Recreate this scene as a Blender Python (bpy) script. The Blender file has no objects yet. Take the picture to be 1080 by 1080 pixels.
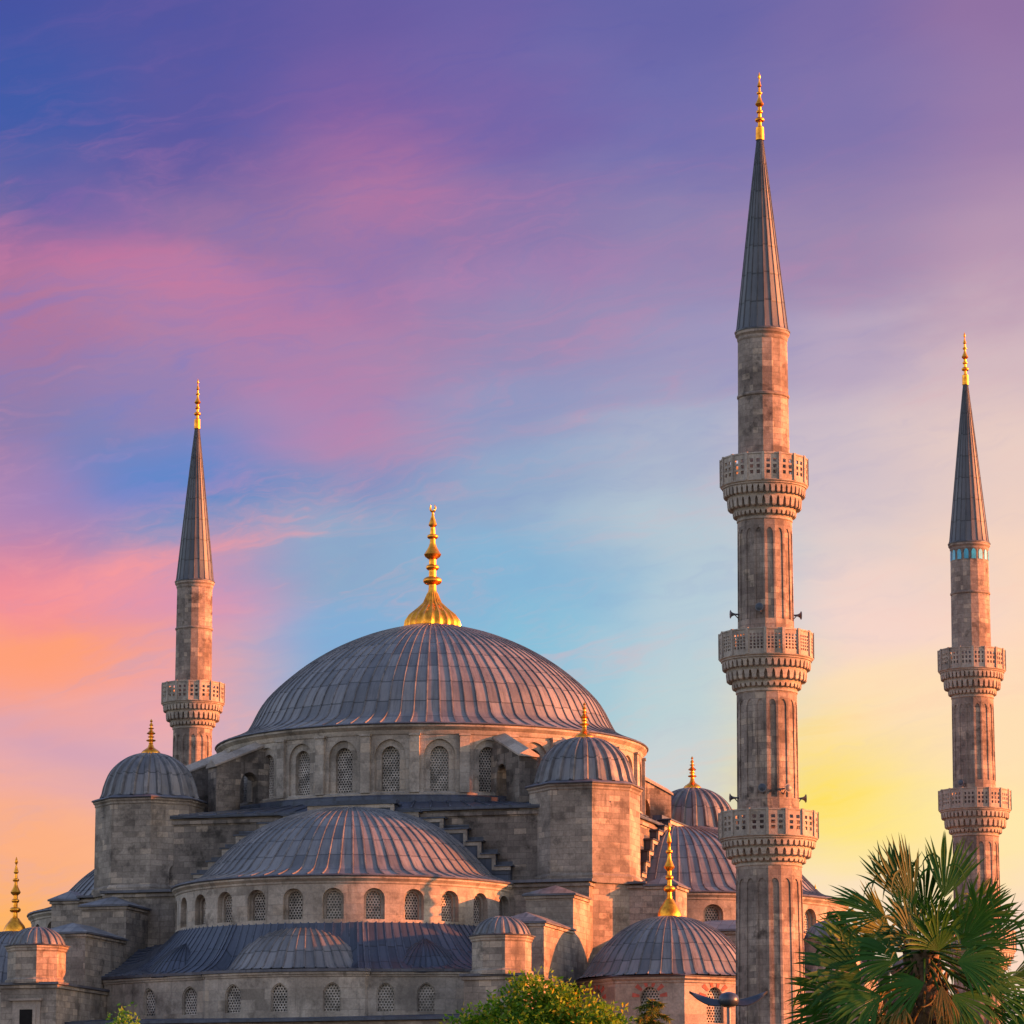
import bpy, math, random
from math import sin, cos, pi, radians, atan2, sqrt, hypot
from mathutils import Vector, Matrix
random.seed(7)
sce = bpy.context.scene
COL = sce.collection

# ------------------------------------------------------------------ camera
CAM = Vector((73.834, -237.282, 0.0))
YAW, PITCH = 0.280744, 0.184812
cd = bpy.data.cameras.new('camera'); cam = bpy.data.objects.new('camera', cd); COL.objects.link(cam)
cam.location = CAM
cam.rotation_euler = (pi/2 + PITCH, 0, YAW)
cd.sensor_width = 36; cd.lens = 4061.7/1080*36; cd.clip_start = 1; cd.clip_end = 20000
sce.camera = cam
GROUND = -1.7

# ------------------------------------------------------------------ light
EXPO = 2.0
SUN_EL = radians(8.5)
SUN_H = (0.975, 0.222)                      # horizontal direction towards the sun
sce.view_settings.view_transform = 'Standard'; sce.view_settings.look = 'None'
sce.view_settings.exposure = EXPO; sce.view_settings.gamma = 1
sd = bpy.data.lights.new('sun', 'SUN'); sun = bpy.data.objects.new('sun', sd); COL.objects.link(sun)
sd.energy = 4.8; sd.angle = radians(0.53); sd.color = (1.0, 0.238, 0.052)
sv = Vector((SUN_H[0]*cos(SUN_EL), SUN_H[1]*cos(SUN_EL), sin(SUN_EL)))
sun.rotation_euler = sv.to_track_quat('Z', 'Y').to_euler(); sun.location = (200, 0, 120)

def lin(c):
    out = []
    for v in c:
        v /= 255.0
        out.append(v/12.92 if v <= 0.04045 else ((v+0.055)/1.055)**2.4)
    return out

class NT:
    """small helper around a node tree"""
    def __init__(s, tree): s.t = tree; tree.nodes.clear()
    def n(s, typ, **kw):
        nd = s.t.nodes.new(typ)
        for k, v in kw.items(): setattr(nd, k, v)
        return nd
    def put(s, sock, v):
        if isinstance(v, bpy.types.NodeSocket): s.t.links.new(v, sock)
        elif v is not None:
            if hasattr(sock.default_value, '__len__') and not hasattr(v, '__len__'): v = (v,)*len(sock.default_value)
            if hasattr(sock.default_value, '__len__') and len(sock.default_value) == 4 and len(v) == 3: v = tuple(v)+(1,)
            sock.default_value = v
    def m(s, op, a, b=None, c=None, clamp=False):
        nd = s.n('ShaderNodeMath', operation=op); nd.use_clamp = clamp
        for i, v in enumerate((a, b, c)): s.put(nd.inputs[i], v)
        return nd.outputs[0]
    def vm(s, op, a, b=None):
        nd = s.n('ShaderNodeVectorMath', operation=op)
        s.put(nd.inputs[0], a)
        if b is not None: s.put(nd.inputs[1], b)
        return nd.outputs['Value'] if op in ('DOT_PRODUCT', 'LENGTH') else nd.outputs[0]
    def mix(s, f, a, b, typ='MIX'):
        nd = s.n('ShaderNodeMix', data_type='RGBA', blend_type=typ)
        s.put(nd.inputs[0], f); s.put(nd.inputs[6], a); s.put(nd.inputs[7], b)
        return nd.outputs[2]
    def ss(s, v, a, b, lo=0.0, hi=1.0):
        nd = s.n('ShaderNodeMapRange', interpolation_type='SMOOTHSTEP')
        s.put(nd.inputs[0], v); nd.inputs[1].default_value = a; nd.inputs[2].default_value = b
        nd.inputs[3].default_value = lo; nd.inputs[4].default_value = hi
        return nd.outputs[0]
    def noise(s, vec, scale, detail=3, rough=0.55, dist=0.0, col=False):
        nd = s.n('ShaderNodeTexNoise'); s.put(nd.inputs['Vector'], vec)
        nd.inputs['Scale'].default_value = scale; nd.inputs['Detail'].default_value = detail
        nd.inputs['Roughness'].default_value = rough; nd.inputs['Distortion'].default_value = dist
        return nd.outputs['Color' if col else 'Fac']
    def comb(s, x, y, z=0.0):
        nd = s.n('ShaderNodeCombineXYZ')
        for i, v in enumerate((x, y, z)): s.put(nd.inputs[i], v)
        return nd.outputs[0]
    def sep(s, v):
        nd = s.n('ShaderNodeSeparateXYZ'); s.put(nd.inputs[0], v); return nd.outputs
    def ramp(s, f, stops):
        nd = s.n('ShaderNodeValToRGB'); s.put(nd.inputs[0], f); cr = nd.color_ramp; cr.interpolation = 'EASE'
        while len(cr.elements) < len(stops): cr.elements.new(0.5)
        for e, (p, c) in zip(cr.elements, stops): e.position = p
        for e, (p, c) in zip(cr.elements, stops): e.color = tuple(c)+(1,)
        return nd.outputs[0]

world = bpy.data.worlds.new('World'); sce.world = world; world.use_nodes = True
def build_sky():
    W = NT(world.node_tree)
    out = W.n('ShaderNodeOutputWorld'); bg = W.n('ShaderNodeBackground'); W.t.links.new(bg.outputs[0], out.inputs[0])
    D = W.n('ShaderNodeTexCoord').outputs['Generated']
    sky = W.n('ShaderNodeTexSky', sky_type='NISHITA'); sky.sun_disc = False
    sky.sun_elevation = SUN_EL; sky.sun_rotation = atan2(SUN_H[0], SUN_H[1])
    sky.air_density = 1.0; sky.dust_density = 1.2; sky.ozone_density = 1.5
    # sunset clouds: bands of colour by compass bearing and height, in the quarter of the sky beyond the mosque
    a = W.vm('DOT_PRODUCT', D, (cos(YAW), sin(YAW), 0)); b = W.vm('DOT_PRODUCT', D, (-sin(YAW), cos(YAW), 0))
    z = W.sep(D)[2]
    psi = W.m('ARCTAN2', a, b); el = W.m('ARCSINE', z)
    u0 = W.m('ADD', W.m('DIVIDE', psi, 0.2645), 0.5)
    v0 = W.m('DIVIDE', W.m('SUBTRACT', el, 0.053), 0.2645)          # 0 low, 1 high
    # slanted coordinates give streaks of cirrus rising to the right
    st = W.comb(W.m('MULTIPLY', W.m('ADD', u0, W.m('MULTIPLY', v0, 0.35)), 1.5), W.m('MULTIPLY', W.m('SUBTRACT', v0, W.m('MULTIPLY', u0, 0.22)), 4.2), 3.3)
    wc = W.sep(W.noise(st, 1.5, 5, 0.55, 0.6, col=True))
    wu = W.m('MULTIPLY', W.m('SUBTRACT', wc[0], 0.5), 0.20); wv = W.m('MULTIPLY', W.m('SUBTRACT', wc[1], 0.5), 0.15)
    u = W.m('ADD', u0, wu); v = W.m('ADD', v0, wv)
    t = W.m('SUBTRACT', 1.0, v)                                      # 0 high, 1 low
    cols = SKYCOLS
    acc = None
    n = len(cols)
    for i, c in enumerate(cols):
        r = W.ramp(t, [(p/1080.0, [x/2**EXPO for x in lin((k[0], min(255, k[1]+(10 if 160 < p < 620 else 4)), k[2]-(4 if p < 620 else 0)))]) for p, k in c])
        if acc is None: acc = r
        else: acc = W.mix(W.ss(u, (i-1)/(n-1), i/(n-1)), acc, r)
    # thin fibrous wisps: pink where they catch the light, blue gaps between
    leftw = W.ss(u0, 1.25, 0.0, 0.15, 1.0)
    fw = W.vm('ADD', st, W.vm('MULTIPLY', W.vm('SUBTRACT', W.noise(st, 2.6, 4, 0.6, col=True), (0.5,0.5,0.5)), (0.7,0.55,0.0)))
    f1 = W.noise(W.vm('MULTIPLY', fw, (1.0,1.9,1.0)), 2.3, 9, 0.66, 0.2)
    f2 = W.noise(W.vm('MULTIPLY', fw, (0.7,2.6,1.0)), 5.5, 8, 0.68, 0.1)
    ff = W.m('ADD', W.m('MULTIPLY', f1, 0.65), W.m('MULTIPLY', f2, 0.35))
    hi = W.ramp(t, [(0.0,[x/2**EXPO for x in lin((150,104,170))]),(0.28,[x/2**EXPO for x in lin((214,132,166))]),(0.62,[x/2**EXPO for x in lin((255,166,160))]),(0.9,[x/2**EXPO for x in lin((255,206,160))])])
    lo = W.ramp(t, [(0.0,[x/2**EXPO for x in lin((74,84,170))]),(0.4,[x/2**EXPO for x in lin((112,126,198))]),(0.62,[x/2**EXPO for x in lin((146,160,206))]),(0.9,[x/2**EXPO for x in lin((220,170,176))])])
    acc = W.mix(W.m('MULTIPLY', W.m('MULTIPLY', W.ss(ff, 0.47, 0.74), W.m('MULTIPLY', leftw, W.ss(t, 0.02, 0.24, 0.25, 1.0))), 0.55), acc, hi)
    acc = W.mix(W.m('MULTIPLY', W.m('MULTIPLY', W.ss(ff, 0.50, 0.30), leftw), 0.40), acc, lo)
    # separate cloud masses, soft edged and fibrous
    fib = W.m('ADD', 0.55, W.m('MULTIPLY', W.ss(ff, 0.36, 0.66), 0.75))
    for (px, py, sx, sy, an, c, k) in CLOUDS:
        du = W.m('SUBTRACT', W.m('ADD', u0, W.m('MULTIPLY', wu, 0.45)), px/1080.0); dv = W.m('SUBTRACT', W.m('ADD', v0, W.m('MULTIPLY', wv, 0.45)), 1-py/1080.0)
        ca, sa = cos(radians(an)), sin(radians(an))
        p_ = W.m('DIVIDE', W.m('ADD', W.m('MULTIPLY', du, ca), W.m('MULTIPLY', dv, sa)), sx/1080.0)
        q_ = W.m('DIVIDE', W.m('SUBTRACT', W.m('MULTIPLY', dv, ca), W.m('MULTIPLY', du, sa)), sy/1080.0)
        g_ = W.m('EXPONENT', W.m('MULTIPLY', W.m('ADD', W.m('MULTIPLY', p_, p_), W.m('MULTIPLY', q_, q_)), -0.8))
        acc = W.mix(W.m('MULTIPLY', W.m('MULTIPLY', g_, fib), k, clamp=True), acc, [x/2**EXPO for x in lin(c)])
    front = W.m('MULTIPLY', W.ss(b, 0.55, 0.93), W.ss(z, 0.62, 0.34))
    nis = W.mix(1.0, sky.outputs[0], (0.10*SKYK, 0.10*SKYK, 0.10*SKYK), 'MULTIPLY')
    # the rest of the sky: added unseen fill glow, rosy low down and bluer overhead
    fill_glow = W.mix(W.ss(z, 0.05, 0.85), FILL_LOW, FILL_HIGH)
    vn = W.noise(D, 2.4, 5, 0.6)
    nis = W.mix(1.0, nis, W.mix(1.0, fill_glow, W.mix(W.ss(vn, 0.25, 0.75), (0.6,)*3, (1.4,)*3), 'MULTIPLY'), 'ADD')
    W.put(bg.inputs[0], W.mix(front, nis, acc)); bg.inputs[1].default_value = 1.0
SKYK = 0.9
FILL_LOW = (0.124, 0.080, 0.086); FILL_HIGH = (0.030, 0.032, 0.064)
CLOUDS = [(395,190,80,60,0,(190,114,160),0.55),(150,300,185,34,-9,(206,118,160),0.65),(335,420,110,55,-24,(188,122,170),0.45),(60,215,90,40,-20,(84,88,170),0.4),
 (140,505,140,34,14,(102,134,206),0.65),(110,620,130,26,16,(250,154,156),0.75),(40,700,140,30,6,(255,160,120),0.85),(70,795,130,24,-14,(206,160,184),0.6),(40,880,140,36,-4,(255,176,128),0.5),
 (868,835,62,50,0,(255,222,72),0.75),(250,665,60,18,10,(206,164,190),0.4),(560,290,160,22,6,(176,128,176),0.4)]
SKYCOLS = [
 [(0,(70,80,166)),(110,(66,88,172)),(240,(108,96,168)),(350,(176,108,160)),(460,(142,116,178)),(560,(186,124,178)),(660,(240,136,152)),(720,(255,156,130)),(800,(235,166,170)),(890,(252,172,132)),(980,(255,176,92))],
 [(0,(84,82,164)),(120,(92,86,166)),(250,(148,106,168)),(320,(184,118,166)),(420,(150,120,182)),(500,(96,128,200)),(570,(126,138,200)),(640,(214,146,182)),(720,(236,160,168)),(800,(222,166,182)),(900,(250,176,140))],
 [(0,(102,88,166)),(110,(116,92,168)),(200,(158,110,170)),(280,(150,110,174)),(380,(168,124,178)),(460,(176,132,182)),(520,(128,138,198)),(600,(140,160,206)),(680,(128,170,214)),(760,(176,172,200)),(900,(214,176,180))],
 [(0,(108,94,170)),(130,(118,98,172)),(250,(138,110,176)),(340,(150,128,184)),(430,(146,142,196)),(540,(146,160,206)),(620,(134,178,214)),(700,(136,188,218)),(780,(150,196,216)),(880,(190,196,210))],
 [(0,(104,98,172)),(130,(116,108,178)),(260,(146,122,180)),(360,(158,140,192)),(470,(170,168,206)),(570,(182,190,216)),(660,(182,200,216)),(760,(190,206,214)),(850,(206,208,212)),(960,(232,206,190))],
 [(0,(122,104,172)),(130,(128,112,176)),(270,(158,126,178)),(380,(186,158,196)),(480,(206,180,204)),(580,(226,196,206)),(680,(246,210,202)),(750,(254,220,184)),(840,(255,226,140)),(895,(255,228,142)),(980,(252,222,196))],
 [(0,(144,110,168)),(130,(152,120,174)),(270,(182,140,182)),(390,(212,176,196)),(500,(234,196,200)),(600,(248,204,196)),(690,(254,214,190)),(780,(255,220,180)),(870,(255,228,172)),(980,(252,214,196))],
]
build_sky()

# ------------------------------------------------------------------ materials
def new_mat(name):
    m = bpy.data.materials.new(name); m.use_nodes = True
    T = NT(m.node_tree); out = T.n('ShaderNodeOutputMaterial'); p = T.n('ShaderNodeBsdfPrincipled')
    T.t.links.new(p.outputs[0], out.inputs[0])
    return m, T, p
def bump(T, p, h, strength, dist=0.02):
    b = T.n('ShaderNodeBump'); T.put(b.inputs['Height'], h); b.inputs['Strength'].default_value = strength; b.inputs['Distance'].default_value = dist
    T.t.links.new(b.outputs[0], p.inputs['Normal'])

def stone(name, c1, c2, cm, bw=0.95, bh=0.40, stain=0.55, patch=0.6, warm=(0.40,0.31,0.23)):
    m, T, p = new_mat(name)
    uv = T.n('ShaderNodeTexCoord').outputs['UV']
    geo = T.n('ShaderNodeNewGeometry').outputs['Position']
    wob = T.noise(geo, 1.4, 2, col=True)
    uvw = T.vm('ADD', uv, T.vm('MULTIPLY', T.vm('SUBTRACT', wob, (0.5,0.5,0.5)), (0.10,0.03,0)))
    br = T.n('ShaderNodeTexBrick'); T.put(br.inputs['Vector'], uvw)
    br.inputs['Color1'].default_value = (0.05,)*3+(1,); br.inputs['Color2'].default_value = (0.95,)*3+(1,); br.inputs['Mortar'].default_value = (0.5,)*3+(1,)
    br.inputs['Scale'].default_value = 1; br.inputs['Mortar Size'].default_value = 0.010; br.inputs['Mortar Smooth'].default_value = 0.25
    br.inputs['Brick Width'].default_value = bw; br.inputs['Row Height'].default_value = bh; br.inputs['Bias'].default_value = 0.0
    tone = T.sep(br.outputs['Color'])[0]
    big = T.noise(geo, 0.42, 5, 0.6)
    tone2 = T.m('ADD', T.m('MULTIPLY', tone, patch), T.m('MULTIPLY', T.ss(big, 0.36, 0.66), 1.0-patch))
    col = T.mix(tone2, c1, c2)
    # odd warm replaced blocks
    odd = T.m('MULTIPLY', T.ss(tone, 0.80, 0.86), 0.45)
    col = T.mix(odd, col, warm)
    # weather stains: blotches and streaks that run down
    sp = T.sep(uv)
    blot = T.noise(geo, 0.9, 6, 0.68)
    col = T.mix(T.m('MULTIPLY', T.ss(blot, 0.50, 0.72), stain), col, [x*0.38 for x in c1])
    vs = T.comb(T.m('MULTIPLY', sp[0], 1.3), T.m('MULTIPLY', sp[1], 0.11), 2.0)
    stk = T.noise(vs, 1.6, 5, 0.65)
    col = T.mix(T.m('MULTIPLY', T.ss(stk, 0.55, 0.76), stain*0.9), col, [x*0.30 for x in c1])
    clus = T.m('MULTIPLY', T.ss(T.noise(geo, 0.30, 3, 0.6), 0.50, 0.62), T.ss(tone, 0.40, 0.72))
    col = T.mix(T.m('MULTIPLY', clus, min(0.9, stain)), col, [x*0.62 for x in c1])
    fine = T.noise(geo, 7.0, 6, 0.75)
    col = T.mix(0.55, col, T.mix(T.ss(fine, 0.25, 0.8), (0.50,)*3, (1.34,)*3), 'MULTIPLY')
    col = T.mix(T.m('MULTIPLY', br.outputs['Fac'], 0.75), col, cm)
    T.put(p.inputs['Base Color'], col); p.inputs['Roughness'].default_value = 0.88
    p.inputs['Specular IOR Level'].default_value = 0.25
    h = T.m('ADD', T.m('MULTIPLY', br.outputs['Fac'], -0.8), T.m('ADD', T.m('MULTIPLY', fine, 0.5), T.m('MULTIPLY', tone, 0.35)))
    bump(T, p, h, 0.55, 0.035)
    return m
M = {}
M['stone'] = stone('limestone_blocks', (0.125,0.103,0.088), (0.37,0.31,0.255), (0.10,0.083,0.07), 0.74, 0.35, 0.75, 0.55)
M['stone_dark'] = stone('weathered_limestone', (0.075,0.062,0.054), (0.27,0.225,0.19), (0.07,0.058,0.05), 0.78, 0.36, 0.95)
M['stone_drum'] = stone('pale_dressed_stone', (0.20,0.168,0.14), (0.42,0.36,0.30), (0.19,0.16,0.135), 1.25, 0.62, 0.75, 0.4)
M['stone_minaret'] = stone('minaret_stone', (0.125,0.095,0.082), (0.34,0.275,0.23), (0.10,0.08,0.066), 0.62, 0.34, 0.95, 0.42)
M['stone_trim'] = stone('carved_stone_trim', (0.23,0.19,0.16), (0.40,0.335,0.28), (0.22,0.185,0.155), 1.6, 0.8, 0.6, 0.4)

def lead(name, c1, c2, rough=0.52, joint=True, met=0.15):
    m, T, p = new_mat(name)
    uv = T.n('ShaderNodeTexCoord').outputs['UV']; geo = T.n('ShaderNodeNewGeometry').outputs['Position']
    s = T.sep(uv)
    pu = T.m('FLOOR', s[0]); wn = T.n('ShaderNodeTexWhiteNoise', noise_dimensions='1D'); T.put(wn.inputs['W'], pu)
    vv = T.m('ADD', s[1], T.m('MULTIPLY', T.m('FLOOR', T.m('MULTIPLY', wn.outputs[0], 2.0)), 0.06))
    pv = T.m('FLOOR', vv)
    w2 = T.n('ShaderNodeTexWhiteNoise', noise_dimensions='2D'); T.put(w2.inputs['Vector'], T.comb(pu, pv))
    fr = T.m('FRACT', vv)
    jl = T.m('LESS_THAN', fr, 0.055)
    tone = T.m('ADD', T.m('MULTIPLY', w2.outputs[0], 0.42), T.m('MULTIPLY', T.noise(geo, 0.8, 5, 0.65), 0.58))
    col = T.mix(T.ss(tone, 0.15, 0.85), c1, c2)
    stk = T.noise(T.comb(T.m('MULTIPLY', s[0], 2.6), T.m('MULTIPLY', s[1], 0.35), 1.0), 1.7, 5, 0.7)
    col = T.mix(T.m('MULTIPLY', T.ss(stk, 0.46, 0.72), 0.6), col, [x*0.42 for x in c1])
    wr = T.noise(T.comb(T.m('MULTIPLY', s[0], 3.4), T.m('MULTIPLY', s[1], 0.22), 7.0), 1.9, 5, 0.7)
    col = T.mix(T.m('MULTIPLY', T.ss(wr, 0.56, 0.78), 0.5), col, [min(1.0, x*1.55) for x in c2])
    ox = T.noise(geo, 2.3, 6, 0.7)
    col = T.mix(T.m('MULTIPLY', T.ss(ox, 0.55, 0.8), 0.35), col, [x*1.35 for x in c2])
    if joint:                                            # grime caught along the foot of each standing seam
        ed = T.m('ABSOLUTE', T.m('SUBTRACT', T.m('FRACT', s[0]), 0.5))
        gr = T.m('MULTIPLY', T.ss(ed, 0.34, 0.43), T.m('MULTIPLY', T.ss(T.noise(geo, 1.7, 5, 0.65), 0.3, 0.7), 0.62), clamp=True)
        col = T.mix(gr, col, [x*0.30 for x in c1])
    if joint: col = T.mix(T.m('MULTIPLY', jl, 0.8), col, [x*0.35 for x in c1])
    T.put(p.inputs['Base Color'], col)
    p.inputs['Metallic'].default_value = met
    T.put(p.inputs['Roughness'], T.m('ADD', rough-0.08, T.m('MULTIPLY', tone, 0.2)))
    h = T.m('ADD', T.m('MULTIPLY', T.noise(geo, 3.5, 4, 0.6), 0.6), T.m('MULTIPLY', T.ss(fr, 0.0, 0.1), 0.7))
    bump(T, p, h, 0.35, 0.03)
    return m
M['lead'] = lead('weathered_lead_sheet', (0.080,0.079,0.086), (0.190,0.178,0.180))
M['lead_spire'] = lead('blue_grey_lead_sheet', (0.038,0.040,0.050), (0.095,0.094,0.105), 0.5)
M['lead_shade'] = lead('shaded_lead_sheet', (0.022,0.028,0.046), (0.056,0.066,0.098), 0.5)  # shade put into the colour: darker, bluer lead for apron, steps and roofs
M['lead_edge'] = lead('lead_flashing', (0.05,0.05,0.065), (0.10,0.10,0.12), 0.55, False)

def gold():
    m, T, p = new_mat('gilded_copper')
    geo = T.n('ShaderNodeNewGeometry').outputs['Position']
    n = T.noise(geo, 3.0, 5, 0.65)
    T.put(p.inputs['Base Color'], T.mix(T.ss(n, 0.35, 0.7), (0.95,0.37,0.035), (0.50,0.16,0.02)))
    p.inputs['Metallic'].default_value = 1.0
    T.put(p.inputs['Roughness'], T.m('ADD', 0.26, T.m('MULTIPLY', n, 0.18)))
    bump(T, p, n, 0.15, 0.02)
    return m
M['gold'] = gold()
def plain(name, c, rough=0.8, met=0.0, var=0.3, scale=4.0, spec=0.4, bumpk=0.2):
    m, T, p = new_mat(name)
    geo = T.n('ShaderNodeNewGeometry').outputs['Position']
    n = T.noise(geo, scale, 5, 0.65)
    T.put(p.inputs['Base Color'], T.mix(T.ss(n, 0.3, 0.72), [x*(1-var) for x in c], [min(1, x*(1+var)) for x in c]))
    p.inputs['Roughness'].default_value = rough; p.inputs['Metallic'].default_value = met; p.inputs['Specular IOR Level'].default_value = spec
    bump(T, p, n, bumpk, 0.02)
    return m
M['grille'] = plain('plaster_grille', (0.32,0.28,0.245), 0.85, 0, 0.5, 1.3)
M['glass'] = plain('dark_window_glass', (0.018,0.018,0.022), 0.22, 0, 0.3, 3.0, 0.5, 0.05)
M['red_stone'] = plain('red_voussoir_stone', (0.36,0.085,0.06), 0.85, 0, 0.25, 3)
M['tile'] = plain('turquoise_tile', (0.03,0.30,0.44), 0.3, 0, 0.3, 2.0, 0.5)
M['dark_metal'] = plain('dark_painted_metal', (0.035,0.042,0.06), 0.38, 0.4, 0.2, 6)
M['grey_metal'] = plain('grey_painted_metal', (0.10,0.10,0.115), 0.45, 0.4, 0.2, 8)
M['void'] = plain('dark_opening', (0.012,0.011,0.011), 0.95, 0, 0.2, 3, 0.1)
M['lens'] = plain('lamp_lens', (0.10,0.06,0.045), 0.15, 0.0, 0.4, 8)
M['bark'] = plain('bark', (0.10,0.07,0.045), 0.95, 0, 0.5, 14, 0.2, 0.8)
M['palm_trunk'] = plain('fibrous_palm_trunk', (0.13,0.085,0.05), 0.95, 0, 0.5, 12, 0.2, 0.9)
M['ground'] = plain('dry_park_grass', (0.07,0.085,0.035), 0.95, 0, 0.5, 0.6, 0.1, 0.4)
M['paving'] = plain('stone_paving', (0.22,0.20,0.18), 0.85, 0, 0.25, 1.2, 0.3, 0.2)

def leafmat(name, c1, c2, c3, trans=0.35, rough=0.45):
    m = bpy.data.materials.new(name); m.use_nodes = True
    T = NT(m.node_tree); out = T.n('ShaderNodeOutputMaterial'); p = T.n('ShaderNodeBsdfPrincipled')
    geo = T.n('ShaderNodeNewGeometry'); r = geo.outputs['Random Per Island']
    col = T.mix(T.ss(r, 0.1, 0.75), c1, c2); col = T.mix(T.ss(r, 0.86, 0.98), col, c3)
    n = T.noise(geo.outputs['Position'], 1.6, 3)
    col = T.mix(0.6, col, T.mix(n, (0.6,)*3, (1.4,)*3), 'MULTIPLY')
    T.put(p.inputs['Base Color'], col); p.inputs['Roughness'].default_value = rough; p.inputs['Specular IOR Level'].default_value = 0.14
    tr = T.n('ShaderNodeBsdfTranslucent'); T.put(tr.inputs[0], T.mix(1.0, col, (1.5,1.5,0.7), 'MULTIPLY'))
    mx = T.n('ShaderNodeMixShader'); mx.inputs[0].default_value = trans
    T.t.links.new(p.outputs[0], mx.inputs[1]); T.t.links.new(tr.outputs[0], mx.inputs[2]); T.t.links.new(mx.outputs[0], out.inputs[0])
    return m
M['palm_green'] = leafmat('palm_leaf_green', (0.009,0.040,0.006), (0.024,0.080,0.009), (0.11,0.115,0.014), 0.20, 0.5)
M['palm_dead'] = leafmat('palm_leaf_dry', (0.075,0.052,0.016), (0.15,0.105,0.026), (0.20,0.075,0.018), 0.25, 0.7)
M['tree_leaf'] = leafmat('broad_leaf', (0.04,0.12,0.01), (0.15,0.23,0.018), (0.40,0.28,0.03), 0.42, 0.5)
M['shrub_leaf'] = leafmat('shrub_leaf', (0.05,0.14,0.02), (0.11,0.23,0.03), (0.2,0.25,0.04), 0.35, 0.5)
M['needle'] = leafmat('conifer_needle', (0.035,0.065,0.01), (0.15,0.14,0.02), (0.30,0.19,0.03), 0.25, 0.6)

# ------------------------------------------------------------------ mesh builder
class MB:
    def __init__(s, k=0):
        s.v = []; s.f = []; s.uv = []; s.mi = []; s.k = k; s.xf = None
    def P(s, x, y, z):                                   # quarter turns about the dome axis
        if s.xf: x, y, z = s.xf(x, y, z)
        for _ in range(s.k): x, y = -y, x
        s.v.append((x, y, z)); return len(s.v)-1
    def face(s, idx, uv, mi=0):
        s.f.append(tuple(idx)); s.uv.append(uv); s.mi.append(mi)
    def poly(s, pts, uv=None, mi=0):
        if uv is None:
            a, b, c = Vector(pts[0]), Vector(pts[1]), Vector(pts[2])
            n = (b-a).cross(c-a)
            if n.length < 1e-9 and len(pts) > 3: n = (c-a).cross(Vector(pts[3])-a)
            ax, ay, az = abs(n.x), abs(n.y), abs(n.z)
            if az >= ax and az >= ay: uv = [(p[0], p[1]) for p in pts]
            elif ax >= ay: uv = [(p[1], p[2]) for p in pts]
            else: uv = [(p[0], p[2]) for p in pts]
        s.face([s.P(*p) for p in pts], uv, mi)
    def box(s, x0, x1, y0, y1, z0, z1, mi=0, top=True, bottom=True):
        c = [(x0,y0,z0),(x1,y0,z0),(x1,y1,z0),(x0,y1,z0),(x0,y0,z1),(x1,y0,z1),(x1,y1,z1),(x0,y1,z1)]
        fs = [(0,1,5,4),(1,2,6,5),(2,3,7,6),(3,0,4,7)]
        if top: fs.append((4,5,6,7))
        if bottom: fs.append((3,2,1,0))
        for f in fs: s.poly([c[i] for i in f], None, mi)
    def obox(s, c, ex, ey, ez, mi=0):                    # oriented box: centre and three half axes
        c, ex, ey, ez = Vector(c), Vector(ex), Vector(ey), Vector(ez)
        p = lambda a, b, d: tuple(c+ex*a+ey*b+ez*d)
        lx, ly, lz = ex.length*2, ey.length*2, ez.length*2
        q = [((-1,-1,-1),(1,-1,-1),(1,-1,1),(-1,-1,1),lx,lz),((1,-1,-1),(1,1,-1),(1,1,1),(1,-1,1),ly,lz),((1,1,-1),(-1,1,-1),(-1,1,1),(1,1,1),lx,lz),
             ((-1,1,-1),(-1,-1,-1),(-1,-1,1),(-1,1,1),ly,lz),((-1,-1,1),(1,-1,1),(1,1,1),(-1,1,1),lx,ly),((-1,1,-1),(1,1,-1),(1,-1,-1),(-1,-1,-1),lx,ly)]
        for f in q: s.poly([p(*t) for t in f[:4]], [(0,0),(f[4],0),(f[4],f[5]),(0,f[5])], mi)
    def hip(s, x0, x1, y0, y1, z, h, ridge=None, mi=0):   # hipped or pyramid roof
        w, d = x1-x0, y1-y0
        if w >= d: r0, r1 = (x0+d/2, (y0+y1)/2, z+h), (x1-d/2, (y0+y1)/2, z+h)
        else: r0, r1 = ((x0+x1)/2, y0+w/2, z+h), ((x0+x1)/2, y1-w/2, z+h)
        a,b,c,e = (x0,y0,z),(x1,y0,z),(x1,y1,z),(x0,y1,z)
        if w >= d:
            F = [[a,b,r1,r0],[b,c,r1],[c,e,r0,r1],[e,a,r0]]
        else:
            F = [[a,b,r0],[b,c,r1,r0],[c,e,r1],[e,a,r0,r1]]
        for f in F: s.poly(f, [(p[0]/0.7, p[1]/0.7) for p in f], mi)
    def lathe(s, cx, cy, prof, n, a0=0.0, a1=2*pi, mi=0, umul=None, vmul=1.0, fn=None):
        closed = abs(a1-a0-2*pi) < 1e-6
        rm = max(r for r, z in prof)
        um = umul if umul is not None else rm
        rows = []; arc = [0]
        for i in range(1, len(prof)): arc.append(arc[-1]+hypot(prof[i][0]-prof[i-1][0], prof[i][1]-prof[i-1][1]))
        m = n if closed else n+1
        for i, (r, z) in enumerate(prof):
            row = []
            for j in range(m):
                a = a0+(a1-a0)*j/n
                rr, zz = fn(i, j, a, r, z) if fn else (r, z)
                row.append(s.P(cx+rr*sin(a), cy-rr*cos(a), zz))
            rows.append(row)
        for i in range(len(prof)-1):
            for j in range(n):
                j2 = (j+1) % m
                u0, u1 = um*(a0+(a1-a0)*j/n), um*(a0+(a1-a0)*(j+1)/n)
                s.face([rows[i][j], rows[i][j2], rows[i+1][j2], rows[i+1][j]], [(u0,arc[i]*vmul),(u1,arc[i]*vmul),(u1,arc[i+1]*vmul),(u0,arc[i+1]*vmul)], mi)
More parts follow.
